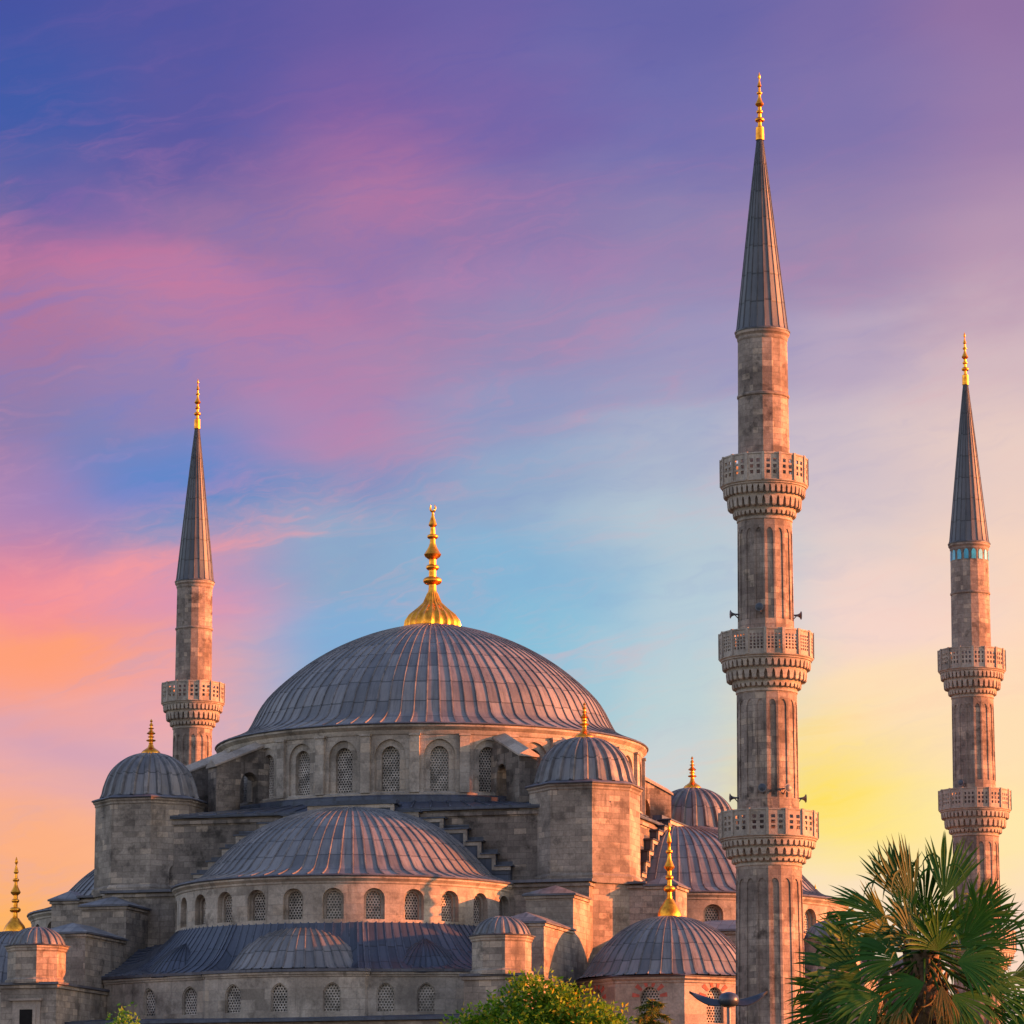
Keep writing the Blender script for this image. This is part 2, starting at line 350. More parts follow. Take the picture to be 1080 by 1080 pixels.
    def ribbed(s, cx, cy, prof, nr, w, h, plen, a0=0.0, a1=2*pi, mi=0, minfrac=0.36):
        """lead covering: nr panels between raised seams; uv counts panels"""
        closed = abs(a1-a0-2*pi) < 1e-6
        pitch = (a1-a0)/nr
        arc = [0]
        for i in range(1, len(prof)): arc.append(arc[-1]+hypot(prof[i][0]-prof[i-1][0], prof[i][1]-prof[i-1][1]))
        rows = []
        cnt = nr if closed else nr+1
        offs = (-1.0, -0.55, 0.55, 1.0)
        for i, (r, z) in enumerate(prof):
            p0, p1 = prof[max(0,i-1)], prof[min(len(prof)-1,i+1)]
            tr, tz = p1[0]-p0[0], p1[1]-p0[1]; L = hypot(tr, tz) or 1
            nrm = (tz/L, -tr/L)
            if nrm[1] < 0 and nrm[0] < 0: nrm = (-nrm[0], -nrm[1])
            hw = min(w/max(r, 1e-3)*0.5, pitch*0.5*minfrac*1.6)
            hh = h*min(1.0, (r*pitch)/(w*2.2)+0.15)
            row = []
            for j in range(cnt):
                a = a0+pitch*j
                for q, o in enumerate(offs):
                    up = hh if q in (1, 2) else 0
                    rr, zz = r+nrm[0]*up, z+nrm[1]*up
                    row.append((s.P(cx+rr*sin(a+o*hw), cy-rr*cos(a+o*hw), zz), j+o*0.08))
            rows.append(row)
        m = len(rows[0])
        for i in range(len(prof)-1):
            for j in range(m if closed else m-1):
                j2 = (j+1) % m
                u0, u1 = rows[i][j][1], rows[i][j2][1]
                if j2 == 0: u1 += nr
                if j % 4 == 3: u0, u1 = u0+0.02, u1-0.02
                v0, v1 = arc[i]/plen, arc[i+1]/plen
                s.face([rows[i][j][0], rows[i][j2][0], rows[i+1][j2][0], rows[i+1][j][0]], [(u0,v0),(u1,v0),(u1,v1),(u0,v1)], mi)
    def tube(s, pts, rad, n=8, mi=0, cap=True):
        rings = []
        for i, p in enumerate(pts):
            p = Vector(p); d = (Vector(pts[min(i+1,len(pts)-1)])-Vector(pts[max(i-1,0)])).normalized()
            ref = Vector((0,0,1)) if abs(d.z) < 0.9 else Vector((1,0,0))
            x = d.cross(ref).normalized(); y = d.cross(x)
            r = rad[i] if hasattr(rad, '__len__') else rad
            rings.append([s.P(*(p+x*r*cos(2*pi*j/n)+y*r*sin(2*pi*j/n))) for j in range(n)])
        for i in range(len(pts)-1):
            for j in range(n):
                j2 = (j+1) % n
                s.face([rings[i][j], rings[i][j2], rings[i+1][j2], rings[i+1][j]], [(j/n,i),((j+1)/n,i),((j+1)/n,i+1),(j/n,i+1)], mi)
        if cap:
            for rg in (rings[0][::-1], rings[-1]): s.face(rg, [(0,0)]*n, mi)
    def wall(s, path, s0, s1, z0, z1, wins=(), ds=0.6, mi=0, back=None, glassy=False, extra=()):
        """wall skin along path(s)->(x,y,nx,ny) with real arched openings.
        win: s, w, zb, zs (spring), rise, d1 (niche depth), w2, d2 (inner opening width, depth), in2 (inset of top)"""
        def pos(q, z, d):
            x, y, nx, ny = path(q); return (x-nx*d, y-ny*d, z)
        brk = set([s0, s1]); N = 10
        for e in extra: brk.add(e)
        for w in wins:
            for i in range(2*N+1): brk.add(w['s']-w['w']/2*cos(pi*i/(2*N)))
        bs = sorted(b for b in brk if s0-1e-6 <= b <= s1+1e-6)
        full = [bs[0]]
        for b in bs[1:]:
            if b-full[-1] < 1e-5: continue
            k = max(1, int(math.ceil((b-full[-1])/ds))); st = full[-1]
            for i in range(1, k+1): full.append(st+(b-st)*i/k)
        def top(w, q, a, zs, rise):
            t = min(1.0, abs(q-w['s'])/a); return zs+rise*max(0.0, 1-t**w.get('pw', 1.9))**w.get('pe', 0.52)
        for i in range(len(full)-1):
            a, b = full[i], full[i+1]; mid = (a+b)/2; hit = None
            for w in wins:
                if abs(mid-w['s']) < w['w']/2-1e-5: hit = w
            def quad(za0, zb0, za1, zb1):
                if abs(za1-za0) < 1e-5 and abs(zb1-zb0) < 1e-5: return
                s.poly([pos(a,za0,0),pos(b,zb0,0),pos(b,zb1,0),pos(a,za1,0)], [(a,za0),(b,zb0),(b,zb1),(a,za1)], mi)
            if hit is None: quad(z0, z0, z1, z1)
            else:
                h = hit; ta, tb = top(h,a,h['w']/2,h['zs'],h['rise']), top(h,b,h['w']/2,h['zs'],h['rise'])
                quad(z0, z0, h['zb'], h['zb']); quad(ta, tb, z1, z1)
        for w in wins:
            def outline(hw, zs, rise):
                pts = [(w['s']-hw, w['zb'])]
                for i in range(2*N+1):
                    q = w['s']-hw*cos(pi*i/(2*N)); pts.append((q, top(w, q, hw, zs, rise)))
                pts.append((w['s']+hw, w['zb'])); return pts
            o1 = outline(w['w']/2, w['zs'], w['rise']); d1 = w.get('d1', 0.3)
            def reveal(o, da, db):
                n = len(o)
                for i in range(n):
                    p, q = o[i], o[(i+1) % n]
                    s.poly([pos(*p,da),pos(*p,db),pos(*q,db),pos(*q,da)], [(p[0],p[1]),(p[0]+db-da,p[1]),(q[0]+db-da,q[1]),(q[0],q[1])], mi)
            reveal(o1, 0, d1)
            if 'w2' in w:
                o2 = outline(w['w2']/2, w['zs'], w['rise']*w['w2']/w['w'])
                for i in range(len(o1)-1):
                    p, q, r, t = o1[i], o1[i+1], o2[i+1], o2[i]
                    s.poly([pos(*p,d1),pos(*q,d1),pos(*r,d1),pos(*t,d1)], [p,q,r,t], mi)
                reveal(o2, d1, d1+w['d2'])
            elif w.get('blind'):
                s.poly([pos(*p,d1) for p in o1][::-1], list(o1)[::-1], w.get('bmi', mi))
    def build(s, name, mats, parent=None, sharp=30.0, smooth=True, label=None):
        me = bpy.data.meshes.new(name)
        me.from_pydata(s.v, [], s.f)
        ul = me.uv_layers.new(name='UVMap'); flat = [c for u in s.uv for t in u for c in t]
        ul.data.foreach_set('uv', flat)
        if not isinstance(mats, (list, tuple)): mats = [mats]
        for m_ in mats: me.materials.append(m_)
        me.polygons.foreach_set('material_index', s.mi)
        me.validate(clean_customdata=False)
        import bmesh
        bm = bmesh.new(); bm.from_mesh(me)
        bmesh.ops.remove_doubles(bm, verts=bm.verts, dist=0.0008)
        bm.to_mesh(me); bm.free()
        if smooth:
            me.polygons.foreach_set('use_smooth', [True]*len(me.polygons))
            me.set_sharp_from_angle(angle=radians(sharp))
        ob = bpy.data.objects.new(name, me); COL.objects.link(ob)
        if parent: ob.parent = parent
        if label: ob['label'] = label
        return ob

def empty(name, loc, label, cat, group=None):
    o = bpy.data.objects.new(name, None); COL.objects.link(o); o.location = loc
    o['label'] = label; o['category'] = cat
    if group: o['group'] = group
    return o
def arc_path(cx, cy, r):                               # s measured along the arc, 0 at the front
    def f(s):
        a = s/r; return (cx+r*sin(a), cy-r*cos(a), sin(a), -cos(a))
    return f
def poly_path(pts):
    pts = [Vector(p) for p in pts]; L = [0]
    for i in range(1, len(pts)): L.append(L[-1]+(pts[i]-pts[i-1]).length)
    def f(s):
        s = min(max(s, 0), L[-1])
        for i in range(1, len(pts)):
            if s <= L[i]+1e-9:
                d = (pts[i]-pts[i-1]).normalized(); p = pts[i-1]+d*(s-L[i-1])
                return (p.x, p.y, d.y, -d.x)
    return f, L
def finial(parent, cx, cy, z, H, rb, bell=0.26, flutes=0, nm='finial', crescent=True, tilt=0):
    """gilded finial: bell foot, rings, onion, crescent; H total height, rb foot radius"""
    mb = MB(); t = H
    q = rb*0.42 if rb > 1.0 else rb*0.62
    ft = [(rb*0.98,0),(rb,0.02),(rb*0.97,0.06),(rb*0.82,0.11),(rb*0.52,0.165),(rb*0.33,0.205),(rb*0.2,bell)] if bell else [(rb*0.45,-0.05),(rb*0.42,0.14)]
    prof = [(r, z+f*t) for r, f in ft]
    def bulb(f, r, hh, s):
        o = []
        for i in range(9):
            a = -pi/2+pi*i/8; o.append((s+(r-s)*cos(a)**0.9, z+(f+hh*sin(a)/2)*t))
        return o
    s_ = q*0.30
    b0 = bell if bell else 0.14
    k = (1-b0)
    prof += [(s_*1.25, z+(b0+0.02*k)*t), (s_*1.1, z+(b0+0.05*k)*t)]
    prof += bulb(b0+0.14*k, q*0.78, 0.085*k, s_*1.05)
    prof += bulb(b0+0.285*k, q*0.54, 0.06*k, s_*1.0)
    prof += [(s_, z+(b0+0.37*k)*t), (q*0.62, z+(b0+0.40*k)*t), (q*0.72, z+(b0+0.425*k)*t), (q*0.55, z+(b0+0.46*k)*t), (q*0.34, z+(b0+0.51*k)*t), (s_*0.8, z+(b0+0.55*k)*t)]
    prof += bulb(b0+0.62*k, q*0.46, 0.05*k, s_*0.75)
    prof += [(s_*0.6, z+(b0+0.72*k)*t), (q*0.36, z+(b0+0.745*k)*t), (q*0.26, z+(b0+0.785*k)*t), (s_*0.35, z+(b0+0.85*k)*t), (s_*0.3, z+(b0+0.88*k)*t)]
    n = 20
    if flutes:
        n = flutes*4
        def fn(i, j, a, r, zz):
            w = 1-0.075*(0.5-0.5*cos(a*flutes))**0.6 if i < 7 else 1
            return r*w, zz
        mb.lathe(cx, cy, prof, n, fn=fn)
    else: mb.lathe(cx, cy, prof, n)
    mb.lathe(cx, cy, [(prof[-1][0], prof[-1][1]), (0.001, prof[-1][1]+0.02)], n)
    if not crescent:
        cz = z+(b0+0.87*k)*t; h_ = z+H-cz
        mb.lathe(cx, cy, [(s_*0.3,cz),(q*0.20+0.02,cz+h_*0.30),(q*0.13+0.012,cz+h_*0.6),(0.004,cz+h_)], 12)
    else:
        cz = z+(b0+0.935*k)*t; R = max(0.085*k*t*0.5, 0.07)
        pts = []; rad = []
        for i in range(13):
            a = radians(-145+290*i/12); w = sin(pi*i/12)
            pts.append((cx+R*sin(a)*0.62, cy+R*sin(a)*0.2, cz-R*cos(a))); rad.append(R*(0.06+0.26*w))
        mb.tube(pts, rad, 8)
    return mb.build(nm, M['gold'], parent, 40)

# lattice window: a pierced plaster screen of round-cornered hexagonal holes with dark glass behind
LAT = {}
def lattice_mesh(w, h, rise, p=0.175):
    key = (round(w,2), round(h,2), round(rise,2))
    if key in LAT: return LAT[key]
    mb = MB()
    hw = w/2+0.04; row = 0; zc = -0.05; th = 0.07
    while zc < h+rise+0.1:
        xo = (row % 2)*p/2; nx = int(hw/p)+2
        for i in range(-nx, nx+1):
            x = i*p+xo
            if abs(x) > hw+p*0.5: continue
            lim = h+rise*sqrt(max(0, 1-min(1, abs(x)/(hw))**1.9))+0.12
            if zc > lim: continue
            R, r = p/sqrt(3)*1.002, p*0.375
            for j in range(6):
                a0, a1 = radians(30+60*j), radians(90+60*j)
                A = (x+R*cos(a0), 0, zc+R*sin(a0)); B = (x+R*cos(a1), 0, zc+R*sin(a1))
                C_ = (x+r*cos(a1), 0, zc+r*sin(a1)); D_ = (x+r*cos(a0), 0, zc+r*sin(a0))
                mb.poly([A,D_,C_,B], [(t[0],t[2]) for t in (A,D_,C_,B)])
                E = (D_[0],th,D_[2]); G = (C_[0],th,C_[2])
                mb.poly([D_,E,G,C_], [(0,0),(th,0),(th,r),(0,r)])
        row += 1; zc += p*sqrt(3)/2
    o = th+0.05
    mb.poly([(-hw-0.1,o,-0.15),(hw+0.1,o,-0.15),(hw+0.1,o,h+rise+0.1),(-hw-0.1,o,h+rise+0.1)], None, 1)
    ob = mb.build('window', [M['grille'], M['glass']], None, smooth=False)
    LAT[key] = ob.data; bpy.data.objects.remove(ob)
    return LAT[key]
def put_window(parent, x, y, z, phi, w, h, rise, depth, k=0):
    """phi: heading of the outward normal from the front (-Y)"""
    me = lattice_mesh(w, h, rise)
    o = bpy.data.objects.new('window', me); COL.objects.link(o); o.parent = parent
    X, Y = x-sin(phi)*depth, y+cos(phi)*depth
    for _ in range(k): X, Y = -Y, X
    o.location = (X, Y, z); o.rotation_euler = (0, 0, phi+k*pi/2)
    return o

# ------------------------------------------------------------------ ground
g = MB(); g.poly([(-6000,-6000,GROUND),(6000,-6000,GROUND),(6000,6000,GROUND),(-6000,6000,GROUND)])
go = g.build('ground', M['ground']); go['kind'] = 'structure'
pv = MB(); pv.box(-52, 52, -56, 75, GROUND-0.4, GROUND+0.12)
po = pv.build('pavement', M['paving']); po['kind'] = 'structure'

# ------------------------------------------------------------------ mosque
mosque = empty('mosque', (0,0,GROUND), 'great stone mosque with stacked grey lead domes and gold finials in the centre', 'mosque')
def mobj(mb, name, mats, parent=None, **kw):
    o = mb.build(name, mats, parent or mosque, **kw)
    if not parent: o.matrix_parent_inverse = Matrix.Translation((0,0,-GROUND))
    return o

# main dome ------------------------------------------------------
def interp(pts, n):
    """smooth resample of (r,z) profile"""
    out = []; P_ = [Vector(p) for p in pts]
    for i in range(len(P_)-1):
        p0, p1, p2, p3 = P_[max(0,i-1)], P_[i], P_[i+1], P_[min(len(P_)-1,i+2)]
        for j in range(n):
            t = j/n
            v = 0.5*((2*p1)+(p2-p0)*t+(2*p0-5*p1+4*p2-p3)*t*t+(3*p1-p0-3*p2+p3)*t**3); out.append((max(v.x,0.0), v.y))
    out.append(tuple(P_[-1])); return out
mb = MB()
prof = interp([(13.95,30.72),(12.9,31.12),(12.1,31.55),(11.75,32.0),(10.75,33.75),(8.75,35.6),(6.6,37.0),(4.3,38.02),(2.1,38.66),(1.6,38.78)], 5)
mb.ribbed(0, 0, prof, 92, 0.11, 0.07, 1.55)
dome = mobj(mb, 'main_dome', M['lead'], sharp=28)
finial(dome, 0, 0, 38.68, 8.45, 1.88, 0.275, flutes=22)

# drum
DR = 13.6
mb = MB(); wins = []
for i in range(28):
    a = (i+0.5)*2*pi/28-pi
    wins.append(dict(s=a*DR, w=1.95, zb=26.55, zs=28.75, rise=1.0, d1=0.16, w2=1.14, d2=0.42))
mb.wall(arc_path(0,0,DR), -pi*DR, pi*DR, 25.2, 30.2, wins, 0.5)
mb.lathe(0, 0, [(13.6,30.0),(13.66,30.05),(13.72,30.22),(13.72,30.3),(13.86,30.42),(13.95,30.5),(13.95,30.62),(13.4,30.66)], 112, mi=0)
mb.lathe(0, 0, [(13.6,26.2),(13.74,26.25),(13.74,26.42),(13.6,26.5)], 112)
drum = mobj(mb, 'drum', M['stone_drum'])
mb = MB(); mb.lathe(0, 0, [(13.5,30.63),(14.02,30.64),(14.06,30.69),(14.02,30.75),(13.9,30.77)], 112)
mobj(mb, 'drum_eave', M['lead_edge'], drum)
for i in range(28):
    a = (i+0.5)*2*pi/28-pi
    put_window(drum, DR*sin(a), -DR*cos(a), 26.55, a, 1.14, 2.2, 0.6, 0.46)
# shallow pilasters between the drum windows
for i in range(28):
    mb = MB(); a = i*2*pi/28
    e = Vector((cos(a), sin(a), 0)); nn = Vector((sin(a), -cos(a), 0))
    mb.obox(nn*(DR+0.06)+Vector((0,0,28.2)), e*0.30, nn*0.16, Vector((0,0,1.75)))
    mb.obox(nn*(DR+0.08)+Vector((0,0,30.02)), e*0.36, nn*0.2, Vector((0,0,0.07)))
    mobj(mb, 'pilaster', M['stone_drum'], drum)

# flying buttresses round the drum, in pairs on the diagonals
for d in range(4):
    for sgn in (-1, 1):
        mb = MB()
        A = radians(45+90*d)
        rad = Vector((sin(A), -cos(A), 0)); tan = Vector((cos(A), sin(A), 0))
        off = sgn*2.05
        path_r0, path_r1 = 12.9, 16.5
        th = 0.62
        def PT(r, z, side): 
            v = rad*r+tan*(off+side*th); return (v.x, v.y, z)
        # profile in (r,z): sloped top, outer face, arch opening near the drum
        arch = [(13.75+0.0, 25.4)]
        N = 12
        for i in range(N+1):
            t = pi*i/N; arch.append((14.25-0.62*cos(t), 27.35+0.85*sin(t)))
        arch.append((14.87, 25.4))
        ztop = lambda r: 29.75-(r-13.4)*0.42
        outer = [(path_r0, 25.4), (path_r0, ztop(path_r0)), (path_r1, ztop(path_r1)), (path_r1, 25.4)]
        for side in (-1, 1):
            # panels: left of arch, over arch columns, right of arch
            colsr = [path_r0, 13.63]+[p[0] for p in arch[1:-1]][1:-1]+[14.87, path_r1]
            low = {}
            def zlow(r):
                if 13.63 < r < 14.87: return 27.35+0.85*sqrt(max(0,1-((r-14.25)/0.62)**2))
                return 25.2
            for i in range(len(colsr)-1):
                r0, r1 = colsr[i], colsr[i+1]; mid = (r0+r1)/2
                if 13.63 < mid < 14.87:
                    z0 = 27.35+0.85*sqrt(max(0,1-min(1,abs((r0-14.25)/0.62))**2)); z1 = 27.35+0.85*sqrt(max(0,1-min(1,abs((r1-14.25)/0.62))**2))
                else: z0 = z1 = 25.2
                q = [PT(r0,z0,side),PT(r1,z1,side),PT(r1,ztop(r1),side),PT(r0,ztop(r0),side)]
                uvq = [(r0,z0),(r1,z1),(r1,ztop(r1)),(r0,ztop(r0))]
                if side > 0: q, uvq = q[::-1], uvq[::-1]
                mb.poly(q, uvq)
        arcp = [(13.63,25.2)]+[(14.25-0.62*cos(pi*i/N), 27.35+0.85*sin(pi*i/N)) for i in range(N+1)]+[(14.87,25.2)]
        for i in range(len(arcp)-1):
            p, q = arcp[i], arcp[i+1]
            mb.poly([PT(*p,-1),PT(*p,1),PT(*q,1),PT(*q,-1)], [(0,p[1]),(1.2,p[1]),(1.2,q[1]),(0,q[1])])
        mb.poly([PT(path_r1,25.2,-1),PT(path_r1,25.2,1),PT(path_r1,ztop(path_r1),1),PT(path_r1,ztop(path_r1),-1)], [(0,25.2),(1.24,25.2),(1.24,28),(0,28)])
        # gabled coping
        for (r0, r1) in ((13.3, 16.62),):
            o = 0.72
            def CP(r, dz, t): 
                v = rad*r+tan*(off+t*o); return (v.x, v.y, ztop(r)+dz)
            for (ta, za, tb, zb) in ((-1,0.02,-1,0.14),(-1,0.14,0,0.52),(0,0.52,1,0.14),(1,0.14,1,0.02)):
                mb.poly([CP(r0,za,ta),CP(r1,za,ta),CP(r1,zb,tb),CP(r0,zb,tb)][::-1], [(r0,za),(r1,za),(r1,zb+.5),(r0,zb+.5)][::-1], 1)
            mb.poly([CP(r1,.02,-1),CP(r1,.02,1),CP(r1,.14,1),CP(r1,.52,0),CP(r1,.14,-1)], [(0,0),(1.4,0),(1.4,.2),(.7,.5),(0,.2)], 1)
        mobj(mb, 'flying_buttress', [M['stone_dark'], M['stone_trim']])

# square block carrying the dome -------------------------------------
mb = MB(); mb.box(-16,16,-16,16,11,24.95, top=False)
mb.box(-16.12,16.12,-16.12,16.12,24.6,24.8, top=True)
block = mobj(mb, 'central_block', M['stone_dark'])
mb = MB()
e = 16.2
ring = [(-e,-e),(e,-e),(e,e),(-e,e)]
for i in range(4):
    a, b = ring[i], ring[(i+1)%4]
    mb.poly([(a[0],a[1],24.96),(b[0],b[1],24.96),(b[0],b[1],25.14),(a[0],a[1],25.14)])
    # lead slope from the eave to the foot of the drum, with welts
    n = 26
    for j in range(n):
        t0, t1 = j/n, (j+1)/n
        p0 = Vector((a[0]+(b[0]-a[0])*t0, a[1]+(b[1]-a[1])*t0, 25.14)); p1 = Vector((a[0]+(b[0]-a[0])*t1, a[1]+(b[1]-a[1])*t1, 25.14))
        def inn(p):
            d = Vector((p.x, p.y, 0)).normalized()*13.7; return Vector((d.x, d.y, 25.95))
        q0, q1 = inn(p0), inn(p1)
        mb.poly([p0,p1,q1,q0], [(j,0),(j+1,0),(j+1,1.4),(j,1.4)])
        dd = (q0-p0); mb.obox((p0+q0)/2+Vector((0,0,0.03)), dd/2, (p1-p0).normalized()*0.05, Vector((0,0,0.045)))
mb.poly([(-e,-e,24.96),(-e,e,24.96),(e,e,24.96),(e,-e,24.96)])
mb.lathe(0,0,[(14.15,25.75),(14.15,26.15),(13.8,26.3),(13.55,26.32)],112)
mobj(mb, 'lead_roof', M['lead_shade'], block)

# weight towers -----------------------------------------------------
TR = 3.36
for (sx, sy) in ((1,-1),(-1,-1),(1,1),(-1,1)):
    cx, cy = 14*sx, 14*sy
    mb = MB()
    off = pi/8
    L8 = 2*TR*sin(pi/8)
    pts = [(cx+TR*sin(off+j*pi/4+pi), cy-TR*cos(off+j*pi/4+pi)) for j in range(9)]
    f, LL = poly_path(pts)
    wl = []
    if (sx, sy) == (-1,-1):   # small arched doorway to the inner side
        wl = [dict(s=LL[4]+L8*0.66, w=0.8, zb=20.72, zs=21.75, rise=0.4, d1=0.5, blind=True, bmi=1)]
    mb.wall(f, 0, LL[-1], 14, 26.0, wl, 3, extra=LL)
    def oct_(r, z): return (r, z)
    def octring(prof, mi=0):
        rows = []
        for r, z in prof: rows.append([(cx+r*sin(off+j*pi/4), cy-r*cos(off+j*pi/4), z) for j in range(8)])
        for i in range(len(rows)-1):
            for j in range(8):
                mb.poly([rows[i][j],rows[i][(j+1)%8],rows[i+1][(j+1)%8],rows[i+1][j]], [(j*L8,prof[i][1]),((j+1)*L8,prof[i][1]),((j+1)*L8,prof[i+1][1]),(j*L8,prof[i+1][1])], mi)
    octring([(TR,25.85),(TR+.05,25.9),(TR+.05,26.02),(TR+.16,26.12),(TR+.16,26.2),(TR-.6,26.24)])
    octring([(TR+.14,20.3),(TR+.14,20.75),(TR,20.9)])
    tw = mobj(mb, 'weight_tower', [M['stone'], M['void']])
    mb = MB()
    rr = []
    for r, z in [(TR-.5,26.21),(TR+.24,26.22),(TR+.27,26.28),(TR+.2,26.34),(3.05,26.5)]:
        rr.append([(cx+r*sin(off+j*pi/4), cy-r*cos(off+j*pi/4), z) for j in range(8)])
    for i in range(4):
        for j in range(8): mb.poly([rr[i][j],rr[i][(j+1)%8],rr[i+1][(j+1)%8],rr[i+1][j]], [(j,0),(j+1,0),(j+1,.2),(j,.2)])
    mobj(mb, 'tower_eave', M['lead_edge'], tw)
    mb = MB()
    prof = interp([(2.98,26.4),(2.86,26.7),(2.74,27.2),(2.42,27.98),(1.9,28.6),(1.28,29.03),(0.65,29.26),(0.12,29.33)], 4)
    mb.ribbed(cx, cy, prof, 22, 0.36, 0.17, 1.5, minfrac=0.42)
    mobj(mb, 'tower_dome', M['lead'], tw, sharp=50)
    finial(tw, cx, cy, 29.25, 2.25, 0.62, 0.30, nm='finial', crescent=False)

# plinth blocks under the towers
for (sx, sy) in ((1,-1),(-1,-1),(1,1),(-1,1)):
    mb = MB(); lb = MB()
    def bx(m_, x0,x1,y0,y1,z0,z1,mi=0):
        xs = sorted((x0*sx, x1*sx)); ys = sorted((y0*-sy*-1, y1*-sy*-1)); m_.box(xs[0],xs[1],ys[0],ys[1],z0,z1,mi)
    bx(mb, 9.2,15.3,9,17.9,8,20.30); bx(mb, 9.0,17.9,9.2,15.3,8,20.27)
    bx(mb, 9.2,15.42,9,18.02,20.05,20.2); bx(mb, 9.0,18.02,9.2,15.42,20.06,20.19)
    pl = mobj(mb, 'pier_base', M['stone'])
    bx(lb, 9.2,15.55,9,18.15,20.31,20.47); bx(lb, 9.0,18.15,9.2,15.55,20.32,20.45)
    mobj(lb, 'lead_cap', M['lead_edge'], pl)

# the four sides: stepped arch, half dome, apron roof, exedra, stepped piers ----------
HC = -16.3
EAVE = [(-12.45,-25.2),(-9.2,-26.9),(-5.15,-28.1),(-4.95,-28.5)]
for i in range(9):
    a = radians(-70+140*i/8); EAVE.append((4.75*sin(a)/sin(radians(70))*0.98, -24.6-4.55*cos(a)*0.55-2.25+0.0))
EAVE += [(4.95,-28.4),(5.15,-28.0),(9.2,-27.0),(12.45,-25.6)]
EAVE[4:13] = [(x, -28.5-0.85*(1-(x/4.8)**2)) for x in [-4.6,-3.5,-2.3,-1.15,0,1.15,2.3,3.5,4.6]]
WX = [-8.89,-6.04,-2.93,0.03,3.13,5.95,8.19]
for k in range(4):
    front = k in (0, 1)
    # stepped arch slab over the half dome
    mb = MB(k); steps = [(2.72,25.42),(4.28,24.87),(5.84,24.44),(7.33,23.74),(8.22,22.97),(9.11,22.2),(10.05,21.45)]
    y0, y1 = -16.46, -15.4
    xs = [0]+[s_[0] for s_ in steps]
    for sg in (-1, 1):
        for i, (x, z) in enumerate(steps):
            xa, xb = (xs[i], x)
            nz = steps[i+1][1] if i+1 < len(steps) else 20.4
            X0, X1 = sorted((sg*xa, sg*xb))
            mb.box(X0, X1, y0, y1, 18.5, z, 0, top=False)                          # lead covered face
            mb.box(X0-(0.0 if sg>0 else 0.03), X1+(0.03 if sg>0 else 0.0), y0-0.10, y0+0.04, z-0.22, z, 1)   # stone band under the tread
            if i+1 < len(steps):
                Xb = sg*x; q = sorted((Xb-sg*0.19, Xb+sg*0.03)); mb.box(q[0], q[1], y0-0.09, y0+0.05, nz-0.21, z-0.222, 1)  # stone band down the riser
            q = sorted((sg*(xa-0.02 if i else 0), sg*(x+0.16))); mb.box(q[0], q[1], y0-0.17, y1+0.1, z+0.004, z+0.09, 2)   # lead cap
            # sloped lead behind the tread
            q = sorted((sg*xa, sg*(x+0.02))); mb.box(q[0], q[1], y0+0.45, y1, z+0.09, z+0.34, 2)
    mobj(mb, 'stepped_arch', [M['lead_shade'], M['stone_drum'], M['lead_shade']])
    # half dome drum
    R = 10.55
    mb = MB(k); wins = []
    step = radians(12.9)
    for i in range(-6, 7):
        wins.append(dict(s=i*step*R, w=1.22, zb=17.72, zs=18.93, rise=0.58, d1=0.34, w2=0.90, d2=0.34, pw=2.0, pe=0.5))
    mb.wall(arc_path(0,HC,R), -radians(93)*R, radians(93)*R, 13.5, 20.05, wins, 0.5)
    mb.lathe(0, HC, [(R,19.75),(R+.05,19.8),(R+.05,19.9),(R+.17,20.02),(R+.22,20.06),(R+.22,20.16),(R-.4,20.2)], 72, -radians(93), radians(93))
    hd = mobj(mb, 'half_dome_drum', M['stone_drum'])
    mb = MB(k); mb.lathe(0, HC, [(R-.3,20.17),(R+.28,20.18),(R+.32,20.24),(R+.26,20.32)], 72, -radians(93), radians(93))
    mobj(mb, 'drum_eave', M['lead_edge'], hd)
    for i in range(-6, 7):
        if not front and k != 3: continue
        a = i*step; put_window(hd, R*sin(a), HC-R*cos(a), 17.72, a, 0.90, 1.21, 0.44, 0.5, k)
    # lead half dome
    mb = MB(k)
    prof = interp([(10.82,20.27),(9.9,20.52),(9.1,20.85),(8.5,21.45),(7.15,22.78),(5.6,23.86),(4.05,24.55),(2.5,24.98),(1.1,25.16),(0.15,25.2)], 5)
    mb.ribbed(0, HC, prof, 38, 0.12, 0.07, 1.45, -pi/2, pi/2)
    mobj(mb, 'half_dome', M['lead'], hd, sharp=28)
    # apron roof from the drum foot down to the wavy eave
    mb = MB(k)
    outer = [(-11.2,-17.2,17.35),(-12.45,-19.5,16.7),(-12.45,-22.5,15.5)]+[(x,y,14.72) for x,y in EAVE]+[(12.45,-22.5,15.5),(12.45,-19.5,16.7),(11.2,-17.2,17.35)]
    dense = []
    for i in range(len(outer)-1):
        p, q = Vector(outer[i]), Vector(outer[i+1]); n = max(1, int(round((q-p).length/0.62)))
        for j in range(n): dense.append(p+(q-p)*j/n)
    dense.append(Vector(outer[-1]))
    rows = []
    NR = 7
    for p in dense:
        a = atan2(p.x, -(p.y-HC)); ip = Vector(((R-.05)*sin(a), HC-(R-.05)*cos(a), 17.62))
        rows.append([ip+(p-ip)*(j/NR)+Vector((0,0,-(0.55+(0.6 if abs(p.x) < 4.4 else 0))*sin(pi*j/NR)*((ip-p).length/4.0))) for j in range(NR+1)])
    for i in range(len(rows)-1):
        for j in range(NR):
            mb.poly([rows[i][j],rows[i][j+1],rows[i+1][j+1],rows[i+1][j]], [(i+.02,j*.4),(i+.02,(j+1)*.4),(i+.98,(j+1)*.4),(i+.98,j*.4)])
    for i in range(0, len(rows)):
        tn = (rows[min(i+1,len(rows)-1)][NR]-rows[max(i-1,0)][NR]).normalized()
        for j in range(NR):
            a, b = rows[i][j], rows[i][j+1]
            mb.obox((a+b)/2+Vector((0,0,.035)), (b-a)/2, tn*0.04, Vector((0,0,.026)))
